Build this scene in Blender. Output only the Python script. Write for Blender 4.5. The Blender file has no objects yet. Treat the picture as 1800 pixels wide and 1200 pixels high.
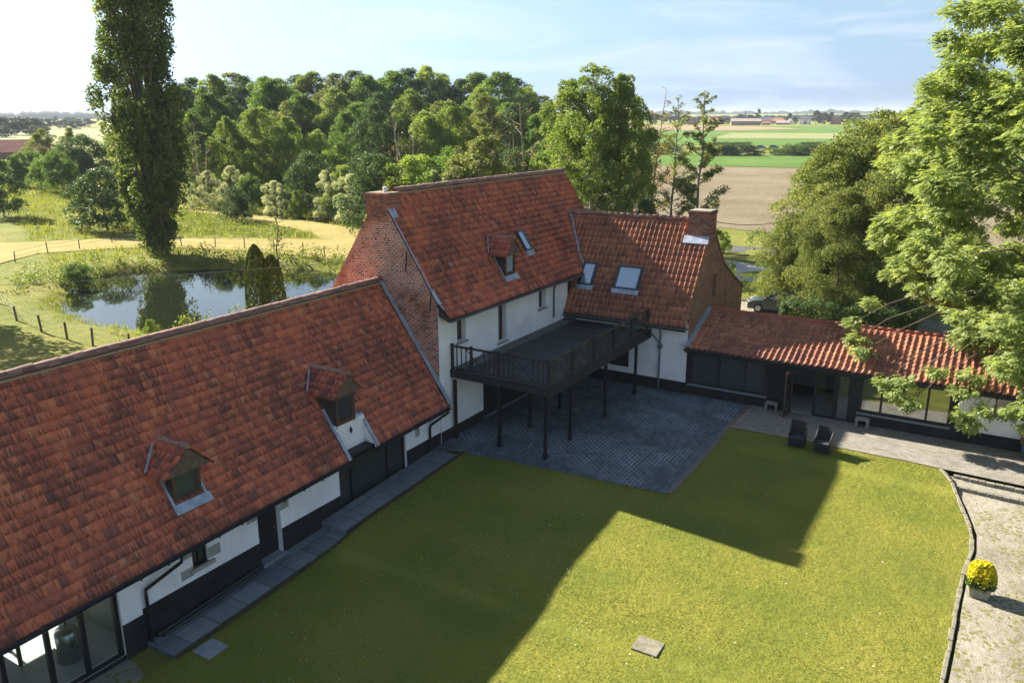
import bpy, math, random
import numpy as np
from mathutils import Vector, Matrix

sc = bpy.context.scene
COL = sc.collection
R = math.radians
rng = np.random.default_rng(7)

# ------------------------------------------------------------------ camera
cam = bpy.data.cameras.new("camera"); cam_o = bpy.data.objects.new("camera", cam); COL.objects.link(cam_o)
_f = 1415.0
_vy = np.array([1790-900, 204-600, _f]); _vx = -np.array([-1524-900, 212-600, _f])
_vy /= np.linalg.norm(_vy); _vx -= _vy*(_vx@_vy); _vx /= np.linalg.norm(_vx)
_vz = np.cross(_vx, _vy)
if _vz[1] > 0: _vz = -_vz
_R = np.stack([_vx, _vy, _vz])
M = Matrix(((_R[0][0], -_R[0][1], -_R[0][2], 0), (_R[1][0], -_R[1][1], -_R[1][2], 0), (_R[2][0], -_R[2][1], -_R[2][2], 14.0), (0, 0, 0, 1)))
cam_o.matrix_world = M
cam.sensor_width = 36; cam.lens = 36*_f/1800; cam.clip_start = 0.1; cam.clip_end = 25000
sc.camera = cam_o

# ------------------------------------------------------------------ world, sun, exposure
SUN_EL, SUN_ROT = 31.0, -84.0
world = bpy.data.worlds.new("World"); sc.world = world; world.use_nodes = True
nt = world.node_tree; bg = nt.nodes['Background']
sky = nt.nodes.new('ShaderNodeTexSky'); sky.sky_type = 'NISHITA'; sky.sun_disc = False
sky.sun_elevation = R(SUN_EL); sky.sun_rotation = R(SUN_ROT); sky.air_density = 1.0; sky.dust_density = 0.7; sky.ozone_density = 1.0
tc = nt.nodes.new('ShaderNodeTexCoord'); mp = nt.nodes.new('ShaderNodeMapping'); mp.inputs['Scale'].default_value = (1.3, 1.6, 9.0); mp.inputs['Rotation'].default_value = (0.1, 0.06, 0.5)
nz = nt.nodes.new('ShaderNodeTexNoise'); nz.inputs['Scale'].default_value = 2.8; nz.inputs['Detail'].default_value = 7; nz.inputs['Roughness'].default_value = 0.6; nz.inputs['Distortion'].default_value = 0.7
cr = nt.nodes.new('ShaderNodeValToRGB'); cr.color_ramp.elements[0].position = 0.45; cr.color_ramp.elements[1].position = 0.72
cr.color_ramp.elements[0].color = (0, 0, 0, 1); cr.color_ramp.elements[1].color = (0.62, 0.62, 0.62, 1)
mx = nt.nodes.new('ShaderNodeMixRGB'); mx.inputs[2].default_value = (4.6, 5.2, 5.9, 1)
nt.links.new(tc.outputs['Generated'], mp.inputs[0]); nt.links.new(mp.outputs[0], nz.inputs['Vector'])
nt.links.new(nz.outputs[0], cr.inputs[0]); nt.links.new(cr.outputs[0], mx.inputs[0]); nt.links.new(sky.outputs[0], mx.inputs[1])
# a pale, hazy band towards the horizon instead of the clear-air orange one
sx = nt.nodes.new('ShaderNodeSeparateXYZ'); nt.links.new(tc.outputs['Generated'], sx.inputs[0])
hr = nt.nodes.new('ShaderNodeValToRGB'); hr.color_ramp.elements[0].position = 0.0; hr.color_ramp.elements[0].color = (1, 1, 1, 1); hr.color_ramp.elements[1].position = 0.28; hr.color_ramp.elements[1].color = (0, 0, 0, 1)
nt.links.new(sx.outputs['Z'], hr.inputs[0])
bw = nt.nodes.new('ShaderNodeRGBToBW'); nt.links.new(sky.outputs[0], bw.inputs[0])
tint = nt.nodes.new('ShaderNodeMixRGB'); tint.blend_type = 'MULTIPLY'; tint.inputs[0].default_value = 1; tint.inputs[2].default_value = (0.25, 0.46, 0.80, 1); nt.links.new(bw.outputs[0], tint.inputs[1])
hz = nt.nodes.new('ShaderNodeMixRGB'); hm = nt.nodes.new('ShaderNodeMath'); hm.operation = 'MULTIPLY'; hm.inputs[1].default_value = 0.88; nt.links.new(hr.outputs[0], hm.inputs[0]); nt.links.new(hm.outputs[0], hz.inputs[0])
nt.links.new(sky.outputs[0], hz.inputs[1]); nt.links.new(tint.outputs[0], hz.inputs[2]); nt.links.new(hz.outputs[0], mx.inputs[1])
nt.links.new(mx.outputs[0], bg.inputs[0]); bg.inputs[1].default_value = 0.050
sun = bpy.data.lights.new("sun", 'SUN'); sun.energy = 5.0; sun.angle = R(0.53); sun.color = (1.0, 0.92, 0.78)
sun_o = bpy.data.objects.new("sun", sun); COL.objects.link(sun_o)
az = R(SUN_ROT); sd = Vector((math.sin(az)*math.cos(R(SUN_EL)), math.cos(az)*math.cos(R(SUN_EL)), math.sin(R(SUN_EL))))
sun_o.rotation_euler = sd.to_track_quat('Z', 'Y').to_euler(); sun_o.location = sd*200
sc.view_settings.view_transform = 'Standard'; sc.view_settings.look = 'None'; sc.view_settings.gamma = 1; sc.view_settings.exposure = 1.98

# ------------------------------------------------------------------ materials
def newmat(name):
    m = bpy.data.materials.new(name); m.use_nodes = True
    n = m.node_tree.nodes; b = n['Principled BSDF']; return m, m.node_tree, n, m.node_tree.links, b
def node(nt, t, **kw):
    n = nt.nodes.new(t)
    for k, v in kw.items():
        if k.startswith('i_'): n.inputs[k[2:].replace('_', ' ')].default_value = v
        else: setattr(n, k, v)
    return n
def ramp(nt, stops):
    c = nt.nodes.new('ShaderNodeValToRGB'); e = c.color_ramp.elements
    while len(e) < len(stops): e.new(0.5)
    for i, (p, col) in enumerate(stops):
        e[i].position = p; e[i].color = (*col, 1) if len(col) == 3 else col
    return c
def objco(nt, scale=(1, 1, 1), rot=(0, 0, 0), loc=(0, 0, 0), src='Object'):
    t = nt.nodes.new('ShaderNodeTexCoord'); m = nt.nodes.new('ShaderNodeMapping')
    m.inputs['Scale'].default_value = scale; m.inputs['Rotation'].default_value = rot; m.inputs['Location'].default_value = loc
    nt.links.new(t.outputs[src], m.inputs[0]); return m.outputs[0]
def noise(nt, co, scale, detail=4, rough=0.55, dist=0.0):
    n = nt.nodes.new('ShaderNodeTexNoise'); n.inputs['Scale'].default_value = scale; n.inputs['Detail'].default_value = detail
    n.inputs['Roughness'].default_value = rough; n.inputs['Distortion'].default_value = dist
    if co is not None: nt.links.new(co, n.inputs['Vector'])
    return n.outputs[0]
def mixc(nt, fac, a, b, mode='MIX'):
    m = nt.nodes.new('ShaderNodeMixRGB'); m.blend_type = mode
    for i, v in enumerate((fac, a, b)):
        if isinstance(v, (int, float)): m.inputs[i].default_value = v
        elif isinstance(v, tuple): m.inputs[i].default_value = (*v, 1) if len(v) == 3 else v
        else: nt.links.new(v, m.inputs[i])
    return m.outputs[0]
def mth(nt, op, a, b=0.0):
    m = nt.nodes.new('ShaderNodeMath'); m.operation = op
    for i, v in enumerate((a, b)):
        if isinstance(v, (int, float)): m.inputs[i].default_value = v
        else: nt.links.new(v, m.inputs[i])
    return m.outputs[0]
def bump(nt, b, h, strength=0.5, dist=0.05):
    bp = nt.nodes.new('ShaderNodeBump'); bp.inputs['Strength'].default_value = strength; bp.inputs['Distance'].default_value = dist
    nt.links.new(h, bp.inputs['Height']); nt.links.new(bp.outputs[0], b.inputs['Normal'])
def simple(name, col, rough=0.7, var=0.15, nscale=3.0, metal=0.0, bumps=0.0, bscale=30, spec=0.4):
    m, t, n, l, b = newmat(name)
    co = objco(t); f = noise(t, co, nscale, 5, 0.6)
    c = ramp(t, [(0.3, tuple(max(0, x*(1-var)) for x in col)), (0.7, tuple(min(1, x*(1+var)) for x in col))])
    l.new(f, c.inputs[0]); l.new(c.outputs[0], b.inputs['Base Color'])
    b.inputs['Roughness'].default_value = rough; b.inputs['Metallic'].default_value = metal; b.inputs['Specular IOR Level'].default_value = spec
    if bumps: bump(t, b, noise(t, co, bscale, 4), bumps, 0.02)
    return m

def mat_tile(name, cols, stain=(0.055, 0.035, 0.04), amount=0.5):
    m, t, n, l, b = newmat(name)
    at = node(t, 'ShaderNodeAttribute', attribute_name='rnd')
    c = ramp(t, cols); l.new(at.outputs['Fac'], c.inputs[0])
    uv = node(t, 'ShaderNodeUVMap', uv_map='UVMap')
    co = objco(t)
    # dark soot and algae smudges inside each tile (running down its slope) and in broad patches
    um = node(t, 'ShaderNodeMapping'); um.inputs['Scale'].default_value = (4.2, 1.1, 1.0); l.new(uv.outputs[0], um.inputs[0]); f1 = noise(t, um.outputs[0], 1.0, 4, 0.6)
    su = node(t, 'ShaderNodeSeparateXYZ'); l.new(uv.outputs[0], su.inputs[0]); fv = mth(t, 'FRACT', su.outputs[1]); f1 = mth(t, 'ADD', f1, mth(t, 'MULTIPLY', mth(t, 'SUBTRACT', fv, 0.45), 0.16))
    sep = node(t, 'ShaderNodeSeparateXYZ'); l.new(uv.outputs[0], sep.inputs[0])
    f2 = noise(t, co, 0.55, 5, 0.65)
    s = mth(t, 'ADD', mth(t, 'MULTIPLY', f1, 0.75), mth(t, 'MULTIPLY', f2, 0.55))
    s2 = ramp(t, [(0.62, (0, 0, 0)), (0.76, (1, 1, 1))]); l.new(s, s2.inputs[0])
    c2 = mixc(t, mth(t, 'MULTIPLY', s2.outputs[0], amount), c.outputs[0], stain)
    # pale lichen flecks
    v = node(t, 'ShaderNodeTexVoronoi'); v.inputs['Scale'].default_value = 2.3; l.new(co, v.inputs['Vector'])
    fl = ramp(t, [(0.0, (1, 1, 1)), (0.065, (0, 0, 0))]); l.new(v.outputs['Distance'], fl.inputs[0])
    fl2 = mth(t, 'MULTIPLY', fl.outputs[0], ramp_out(t, noise(t, co, 7, 3), 0.55, 0.65))
    c3 = mixc(t, fl2, c2, (0.40, 0.37, 0.33))
    # olive moss, large patches
    ms = ramp_out(t, noise(t, co, 1.1, 6, 0.7), 0.62, 0.78)
    c4 = mixc(t, mth(t, 'MULTIPLY', ms, 0.5), c3, (0.085, 0.06, 0.03))
    l.new(c4, b.inputs['Base Color']); b.inputs['Roughness'].default_value = 0.8; b.inputs['Specular IOR Level'].default_value = 0.25
    bump(t, b, noise(t, co, 22, 4), 0.35, 0.02)
    return m
def ramp_out(t, f, a, b_):
    c = ramp(t, [(a, (0, 0, 0)), (b_, (1, 1, 1))] if a < b_ else [(b_, (1, 1, 1)), (a, (0, 0, 0))]); t.links.new(f, c.inputs[0]); return c.outputs[0]

MAT = {}
MAT['tile'] = mat_tile('clay_tile_old', [(0.0, (0.236, 0.085, 0.066)), (0.25, (0.361, 0.107, 0.069)), (0.55, (0.460, 0.128, 0.072)), (0.85, (0.529, 0.163, 0.088)), (1.0, (0.500, 0.200, 0.113))], amount=0.72)
MAT['tile2'] = mat_tile('clay_tile_orange', [(0.0, (0.236, 0.102, 0.070)), (0.3, (0.321, 0.125, 0.078)), (0.7, (0.422, 0.166, 0.092)), (1.0, (0.446, 0.202, 0.120))], amount=0.55)
MAT['ridge'] = mat_tile('clay_ridge_tile', [(0.0, (0.18, 0.10, 0.085)), (0.5, (0.27, 0.145, 0.11)), (1.0, (0.36, 0.21, 0.155))], amount=0.5)

def mat_brick(name, kind):
    m, t, n, l, b = newmat(name)
    co = objco(t)
    # wall runs in world x (gable of the house) or y (gable of the side wing)
    sep = node(t, 'ShaderNodeSeparateXYZ'); l.new(co, sep.inputs[0])
    hor = sep.outputs['X'] if kind != 'y' else sep.outputs['Y']
    cb = node(t, 'ShaderNodeCombineXYZ'); l.new(hor, cb.inputs[0]); l.new(sep.outputs['Z'], cb.inputs[1])
    def bricks(vec):
        bt = node(t, 'ShaderNodeTexBrick'); bt.inputs['Scale'].default_value = 1.0
        bt.inputs['Brick Width'].default_value = 0.25 if kind == 'x' else 0.22; bt.inputs['Row Height'].default_value = 0.098 if kind == 'x' else 0.08; bt.inputs['Mortar Size'].default_value = 0.014 if kind == 'x' else 0.009
        bt.inputs['Mortar Smooth'].default_value = 0.3; bt.inputs['Bias'].default_value = 0.0
        bt.inputs['Color1'].default_value = (0, 0, 0, 1); bt.inputs['Color2'].default_value = (1, 1, 1, 1); bt.inputs['Mortar'].default_value = (0.5, 0.5, 0.5, 1)
        l.new(vec, bt.inputs['Vector']); return bt
    b1 = bricks(cb.outputs[0]); fac, colr = b1.outputs['Fac'], b1.outputs['Color']
    if kind == 'x':
        # tumbled triangles along both verges: courses laid square to the verge
        a = R(57.5)
        ax = mth(t, 'ABSOLUTE', mth(t, 'ADD', sep.outputs['X'], 23.0))
        # distance in from verge line  z = 11.05-1.57*ax , and distance along it
        dz = mth(t, 'SUBTRACT', 11.05, sep.outputs['Z'])
        din = mth(t, 'SUBTRACT', mth(t, 'MULTIPLY', dz, math.cos(a)), mth(t, 'MULTIPLY', ax, math.sin(a)))
        along = mth(t, 'ADD', mth(t, 'MULTIPLY', dz, math.sin(a)), mth(t, 'MULTIPLY', ax, math.cos(a)))
        c2 = node(t, 'ShaderNodeCombineXYZ'); l.new(din, c2.inputs[0]); l.new(along, c2.inputs[1])
        b2 = bricks(c2.outputs[0])
        tooth = mth(t, 'PINGPONG', along, 0.62)
        mask = mth(t, 'LESS_THAN', din, mth(t, 'MULTIPLY', tooth, 1.75))
        mf = node(t, 'ShaderNodeMixRGB'); l.new(mask, mf.inputs[0]); l.new(fac, mf.inputs[1]); l.new(b2.outputs['Fac'], mf.inputs[2]); fac = mf.outputs[0]
        mc = node(t, 'ShaderNodeMixRGB'); l.new(mask, mc.inputs[0]); l.new(colr, mc.inputs[1]); l.new(b2.outputs['Color'], mc.inputs[2]); colr = mc.outputs[0]
    if kind == 'y':
        bc = ramp(t, [(0.0, (0.17, 0.085, 0.06)), (0.5, (0.25, 0.125, 0.082)), (1.0, (0.31, 0.16, 0.105))])
    else:
        bc = ramp(t, [(0.0, (0.085, 0.042, 0.036)), (0.2, (0.24, 0.080, 0.050)), (0.6, (0.36, 0.115, 0.064)), (1.0, (0.42, 0.16, 0.09))])
    l.new(colr, bc.inputs[0])
    big = noise(t, co, 0.7, 5, 0.6)
    mor = mixc(t, ramp_out(t, big, 0.36, 0.52), (0.20, 0.125, 0.095) if kind == 'x' else (0.16, 0.10, 0.075), (0.62, 0.52, 0.47) if kind == 'x' else (0.30, 0.24, 0.20))
    c = mixc(t, fac, bc.outputs[0], mor)
    c = mixc(t, mth(t, 'MULTIPLY', ramp_out(t, noise(t, co, 1.7, 6, 0.65), 0.5, 0.75), 0.5), c, (0.10, 0.055, 0.045))
    if kind == 'y':
        v = node(t, 'ShaderNodeTexVoronoi'); v.inputs['Scale'].default_value = 3.2; l.new(co, v.inputs['Vector'])
        fl = mth(t, 'MULTIPLY', ramp_out(t, v.outputs['Distance'], 0.14, 0.08), ramp_out(t, noise(t, co, 1.5, 4), 0.45, 0.6))
        c = mixc(t, fl, c, (0.6, 0.58, 0.55))
    if kind == 'c':
        c = mixc(t, mth(t, 'MULTIPLY', ramp_out(t, noise(t, co, 2.5, 5), 0.4, 0.7), 0.7), c, (0.11, 0.085, 0.085))
    l.new(c, b.inputs['Base Color']); b.inputs['Roughness'].default_value = 0.88; b.inputs['Specular IOR Level'].default_value = 0.2
    bump(t, b, mth(t, 'ADD', mth(t, 'MULTIPLY', fac, -1.0), mth(t, 'MULTIPLY', noise(t, co, 30, 3), 0.6)), 0.7, 0.015)
    return m
MAT['brick_x'] = mat_brick('brick_tumbled_gable', 'x'); MAT['brick_y'] = mat_brick('brick_brown_gable', 'y'); MAT['brick_c'] = mat_brick('brick_chimney', 'c')

def mat_white():
    m, t, n, l, b = newmat('limewashed_brick'); co = objco(t)
    sep = node(t, 'ShaderNodeSeparateXYZ'); l.new(co, sep.inputs[0])
    cb = node(t, 'ShaderNodeCombineXYZ'); l.new(mth(t, 'ADD', sep.outputs['X'], sep.outputs['Y']), cb.inputs[0]); l.new(sep.outputs['Z'], cb.inputs[1])
    bt = node(t, 'ShaderNodeTexBrick'); bt.inputs['Scale'].default_value = 1; bt.inputs['Brick Width'].default_value = 0.22; bt.inputs['Row Height'].default_value = 0.075; bt.inputs['Mortar Size'].default_value = 0.009; bt.inputs['Mortar Smooth'].default_value = 0.6
    l.new(cb.outputs[0], bt.inputs['Vector'])
    c = ramp(t, [(0.35, (0.71, 0.685, 0.69)), (0.6, (0.81, 0.785, 0.80))]); l.new(noise(t, co, 0.9, 6, 0.6), c.inputs[0])
    st = mth(t, 'MULTIPLY', ramp_out(t, noise(t, objco(t, (3, 3, 0.5)), 1.2, 6, 0.7), 0.54, 0.78), 0.42)
    c2 = mixc(t, st, c.outputs[0], (0.45, 0.41, 0.37))
    ch = mth(t, 'MULTIPLY', ramp_out(t, noise(t, co, 9, 5, 0.7), 0.70, 0.74), 0.5)
    c3 = mixc(t, ch, c2, (0.42, 0.30, 0.24))
    l.new(c3, b.inputs['Base Color']); b.inputs['Roughness'].default_value = 0.9; b.inputs['Specular IOR Level'].default_value = 0.15
    bump(t, b, mth(t, 'ADD', mth(t, 'MULTIPLY', bt.outputs['Fac'], -0.8), mth(t, 'MULTIPLY', noise(t, co, 25, 4), 0.7)), 0.55, 0.012)
    return m
MAT['white'] = mat_white()
MAT['plinth'] = simple('tarred_plinth', (0.012, 0.0125, 0.0135), 0.8, 0.75, 1.6, bumps=0.4, bscale=18)
MAT['black_wood'] = simple('black_painted_wood', (0.009, 0.010, 0.012), 0.55, 0.35, 5, bumps=0.2)
MAT['deck_wood'] = simple('dark_stained_timber', (0.020, 0.021, 0.025), 0.7, 0.5, 3, bumps=0.4, bscale=14)
MAT['rail_moss'] = simple('mossy_dark_timber', (0.040, 0.040, 0.022), 0.8, 0.6, 4, bumps=0.3)
MAT['brown_wood'] = simple('brown_stained_wood', (0.085, 0.045, 0.032), 0.6, 0.3, 6, bumps=0.3)
MAT['grey_boards'] = simple('weathered_boards', (0.115, 0.078, 0.055), 0.8, 0.4, 5, bumps=0.4)
MAT['dark_boards'] = simple('dark_cheek_boards', (0.05, 0.033, 0.032), 0.75, 0.4, 5, bumps=0.4)
MAT['lead'] = simple('lead_flashing', (0.30, 0.34, 0.41), 0.5, 0.3, 3, metal=0.25, bumps=0.3, bscale=9)
MAT['zinc'] = simple('zinc_gutter', (0.12, 0.145, 0.16), 0.45, 0.35, 3, metal=0.35)
MAT['gutter_black'] = simple('black_gutter', (0.014, 0.016, 0.020), 0.35, 0.3, 3)
MAT['step_stone'] = simple('worn_step_stone', (0.17, 0.155, 0.125), 0.9, 0.35, 5, bumps=0.5)
MAT['stone'] = simple('grey_sandstone', (0.30, 0.28, 0.25), 0.85, 0.25, 5, bumps=0.4)
MAT['sill'] = simple('bluestone_sill', (0.19, 0.205, 0.225), 0.6, 0.2, 4)
MAT['kerb'] = simple('old_kerb_stone', (0.17, 0.155, 0.115), 0.95, 0.35, 5, bumps=0.6)
MAT['concrete'] = simple('mossy_concrete', (0.21, 0.20, 0.165), 0.9, 0.3, 6, bumps=0.5)
MAT['mortar'] = simple('pale_mortar', (0.27, 0.21, 0.135), 0.9, 0.2, 8)
MAT['floor_in'] = simple('pale_interior_floor', (0.38, 0.38, 0.37), 0.5, 0.1, 2)
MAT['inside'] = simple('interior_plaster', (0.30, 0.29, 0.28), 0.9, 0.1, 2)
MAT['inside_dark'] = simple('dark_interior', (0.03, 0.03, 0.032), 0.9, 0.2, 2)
MAT['steel'] = simple('stainless_steel', (0.45, 0.46, 0.47), 0.25, 0.1, 3, metal=1.0)
MAT['black_weave'] = simple('black_wicker', (0.014, 0.014, 0.016), 0.55, 0.4, 40, bumps=0.6, bscale=60)
def mat_glass(name, tint, refl=0.3, rough=0.03):
    m, t, n, l, b = newmat(name)
    b.inputs['Base Color'].default_value = (*tint, 1); b.inputs['Roughness'].default_value = 0.6
    g = node(t, 'ShaderNodeBsdfGlossy'); g.inputs['Roughness'].default_value = rough; g.inputs['Color'].default_value = (0.9, 0.93, 0.95, 1)
    lw = node(t, 'ShaderNodeLayerWeight'); lw.inputs['Blend'].default_value = 0.35
    mxs = node(t, 'ShaderNodeMixShader'); l.new(mth(t, 'ADD', mth(t, 'MULTIPLY', lw.outputs['Fresnel'], 0.6), refl), mxs.inputs[0])
    l.new(b.outputs[0], mxs.inputs[1]); l.new(g.outputs[0], mxs.inputs[2])
    bump_n = node(t, 'ShaderNodeBump'); bump_n.inputs['Strength'].default_value = 0.06; bump_n.inputs['Distance'].default_value = 0.02
    l.new(noise(t, objco(t), 1.6, 2), bump_n.inputs['Height']); l.new(bump_n.outputs[0], g.inputs['Normal'])
    l.new(mxs.outputs[0], n['Material Output'].inputs[0]); return m
MAT['glass'] = mat_glass('dark_window_glass', (0.012, 0.015, 0.018), 0.12)
MAT['glass_mirror'] = mat_glass('coated_window_glass', (0.03, 0.033, 0.03), 0.36, 0.02)
MAT['glass_green'] = mat_glass('dusty_dormer_glass', (0.030, 0.045, 0.042), 0.08, 0.15)
MAT['glass_pale'] = mat_glass('milky_dormer_glass', (0.26, 0.31, 0.36), 0.15, 0.15)
MAT['glass_sky'] = mat_glass('skylight_glass', (0.15, 0.24, 0.33), 0.22, 0.12)  # bluish sky reflection is put into the skylight's base colour
def mat_clear():
    m, t, n, l, b = newmat('clear_glass')
    tr = node(t, 'ShaderNodeBsdfTransparent'); tr.inputs[0].default_value = (0.80, 0.86, 0.86, 1); g = node(t, 'ShaderNodeBsdfGlossy'); g.inputs['Roughness'].default_value = 0.03
    mxs = node(t, 'ShaderNodeMixShader'); mxs.inputs[0].default_value = 0.1
    l.new(tr.outputs[0], mxs.inputs[1]); l.new(g.outputs[0], mxs.inputs[2]); l.new(mxs.outputs[0], n['Material Output'].inputs[0]); return m
MAT['clear'] = mat_clear()

MAT['tilefloor'] = simple('pale_floor_tiles', (0.42, 0.44, 0.45), 0.4, 0.1, 1.5)
MAT['pot_white'] = simple('white_flue_pot', (0.62, 0.60, 0.56), 0.8, 0.15, 4)
MAT['mortar_brown'] = simple('brown_verge_mortar', (0.20, 0.15, 0.09), 0.9, 0.25, 6)
MAT['brick_dark'] = simple('slit_shade_brick', (0.10, 0.055, 0.04), 0.9, 0.3, 9, bumps=0.4)  # dark tone carries the shade of the gable slit
MAT['ridge2'] = mat_tile('red_ridge_tile', [(0.0, (0.28, 0.075, 0.055)), (0.5, (0.34, 0.095, 0.066)), (1.0, (0.40, 0.13, 0.085))], amount=0.35)
MAT['glass_annex'] = mat_glass('grey_window_glass', (0.022, 0.025, 0.025), 0.07, 0.03)
MAT['deck_floor'] = simple('wet_dark_deck_boards', (0.022, 0.025, 0.029), 0.55, 0.6, 1.2, bumps=0.4, bscale=10)
MAT['curb_grey'] = simple('grey_felt_curb', (0.10, 0.105, 0.10), 0.8, 0.3, 2)

# ------------------------------------------------------------------ mesh helpers
def link(o, parent=None):
    COL.objects.link(o)
    if parent is not None:
        o.parent = parent; o.matrix_parent_inverse = Matrix.Translation(parent.location).inverted() if parent.type == 'EMPTY' else Matrix.Identity(4)
    return o
class MB:
    def __init__(s): s.v = []; s.f = []
    def add(s, verts, faces):
        o = len(s.v); s.v += [tuple(map(float, p)) for p in verts]; s.f += [tuple(i+o for i in f) for f in faces]; return s
    def box(s, x0, x1, y0, y1, z0, z1):
        return s.hexa([(x0, y0, z0), (x1, y0, z0), (x1, y1, z0), (x0, y1, z0), (x0, y0, z1), (x1, y0, z1), (x1, y1, z1), (x0, y1, z1)])
    def hexa(s, p): return s.add(p, [(3, 2, 1, 0), (4, 5, 6, 7), (0, 1, 5, 4), (1, 2, 6, 5), (2, 3, 7, 6), (3, 0, 4, 7)])
    def beam(s, a, b, w, h, up=(0, 0, 1)):
        a, b, up = Vector(a), Vector(b), Vector(up); d = (b-a).normalized(); sx = d.cross(up)
        if sx.length < 1e-4: sx = d.cross(Vector((1, 0, 0)))
        sx.normalize(); u = sx.cross(d).normalized(); sx *= w/2; u *= h/2
        return s.hexa([a-sx-u, a+sx-u, b+sx-u, b-sx-u, a-sx+u, a+sx+u, b+sx+u, b-sx+u])
    def tube(s, pts, rad, n=8, cap=True):
        pts = [Vector(p) for p in pts]; rads = rad if hasattr(rad, '__len__') else [rad]*len(pts); o = len(s.v); ref = None
        for i, p in enumerate(pts):
            d = (pts[min(i+1, len(pts)-1)]-pts[max(i-1, 0)]).normalized()
            if ref is None:
                ref = d.cross(Vector((0, 0, 1)))
                if ref.length < 1e-3: ref = Vector((1, 0, 0))
            ref = (ref - d*ref.dot(d)).normalized(); u = d.cross(ref)
            for k in range(n):
                a = 2*math.pi*k/n; s.v.append(tuple(p+(ref*math.cos(a)+u*math.sin(a))*rads[i]))
        for i in range(len(pts)-1):
            for k in range(n): s.f.append((o+i*n+k, o+i*n+(k+1) % n, o+(i+1)*n+(k+1) % n, o+(i+1)*n+k))
        if cap: s.f.append(tuple(o+k for k in range(n))[::-1]); e = o+(len(pts)-1)*n; s.f.append(tuple(e+k for k in range(n)))
        return s
    def lathe(s, prof, c=(0, 0, 0), n=20):
        o = len(s.v)
        for r, z in prof:
            for k in range(n): a = 2*math.pi*k/n; s.v.append((c[0]+r*math.cos(a), c[1]+r*math.sin(a), c[2]+z))
        for i in range(len(prof)-1):
            for k in range(n): s.f.append((o+i*n+k, o+i*n+(k+1) % n, o+(i+1)*n+(k+1) % n, o+(i+1)*n+k))
        s.f.append(tuple(o+k for k in range(n))[::-1]); e = o+(len(prof)-1)*n; s.f.append(tuple(e+k for k in range(n))); return s
    def prism(s, poly, d):
        # poly: list of 3-D points (planar), extruded by vector d
        n = len(poly); d = Vector(d); p2 = [tuple(Vector(p)+d) for p in poly]
        return s.add(list(poly)+p2, [tuple(range(n))[::-1], tuple(range(n, 2*n))]+[(i, (i+1) % n, n+(i+1) % n, n+i) for i in range(n)])
    def build(s, name, mat, parent=None, smooth=False, bevel=0.0):
        me = bpy.data.meshes.new(name); me.from_pydata(s.v, [], s.f); me.update()
        for m in (mat if isinstance(mat, list) else [mat]): me.materials.append(MAT[m] if isinstance(m, str) else m)
        if smooth: me.polygons.foreach_set('use_smooth', [True]*len(me.polygons))
        import bmesh
        bm = bmesh.new(); bm.from_mesh(me); bmesh.ops.recalc_face_normals(bm, faces=bm.faces); bm.to_mesh(me); bm.free()
        o = bpy.data.objects.new(name, me); link(o, parent)
        if bevel:
            b = o.modifiers.new('bevel', 'BEVEL'); b.width = bevel; b.segments = 2; b.limit_method = 'ANGLE'
        return o
def np_mesh(name, V, F, mat, attrs=None, uv=None, smooth=False):
    """V (n,3); F (m,k) constant size faces"""
    V = np.asarray(V, np.float32); F = np.asarray(F, np.int32); m, k = F.shape
    me = bpy.data.meshes.new(name); me.vertices.add(len(V)); me.vertices.foreach_set('co', V.ravel())
    me.loops.add(m*k); me.loops.foreach_set('vertex_index', F.ravel()); me.polygons.add(m)
    me.polygons.foreach_set('loop_start', np.arange(m, dtype=np.int32)*k); me.polygons.foreach_set('loop_total', np.full(m, k, np.int32))
    if smooth: me.polygons.foreach_set('use_smooth', np.ones(m, bool))
    me.update(calc_edges=True)
    for an, a in (attrs or {}).items():
        at = me.attributes.new(an, 'FLOAT', 'FACE'); at.data.foreach_set('value', np.asarray(a, np.float32))
    if uv is not None:
        ul = me.uv_layers.new(name='UVMap'); ul.data.foreach_set('uv', np.asarray(uv, np.float32).ravel())
    me.materials.append(MAT[mat] if isinstance(mat, str) else mat); me.validate(); return me
def np_obj(name, me, parent=None): return link(bpy.data.objects.new(name, me), parent)
def tag(o, label, cat, group=None, kind=None):
    if label: o['label'] = label
    if cat: o['category'] = cat
    if group: o['group'] = group
    if kind: o['kind'] = kind
    return o
def thing(name, label, cat, loc=(0, 0, 0), group=None):
    o = bpy.data.objects.new(name, None); o.empty_display_size = 0.3; o.location = loc; COL.objects.link(o); return tag(o, label, cat, group)
def dup(root, loc, rotz=0.0, scale=(1, 1, 1), label=None, group=None):
    r = root.copy(); COL.objects.link(r); r.location = loc; r.rotation_euler = (0, 0, rotz); r.scale = scale if hasattr(scale, '__len__') else (scale,)*3
    if label: r['label'] = label
    if group: r['group'] = group
    for ch in list(root.children):
        c = ch.copy(); COL.objects.link(c); c.parent = r
        for g in ch.children:
            d = g.copy(); COL.objects.link(d); d.parent = c
    return r

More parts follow.
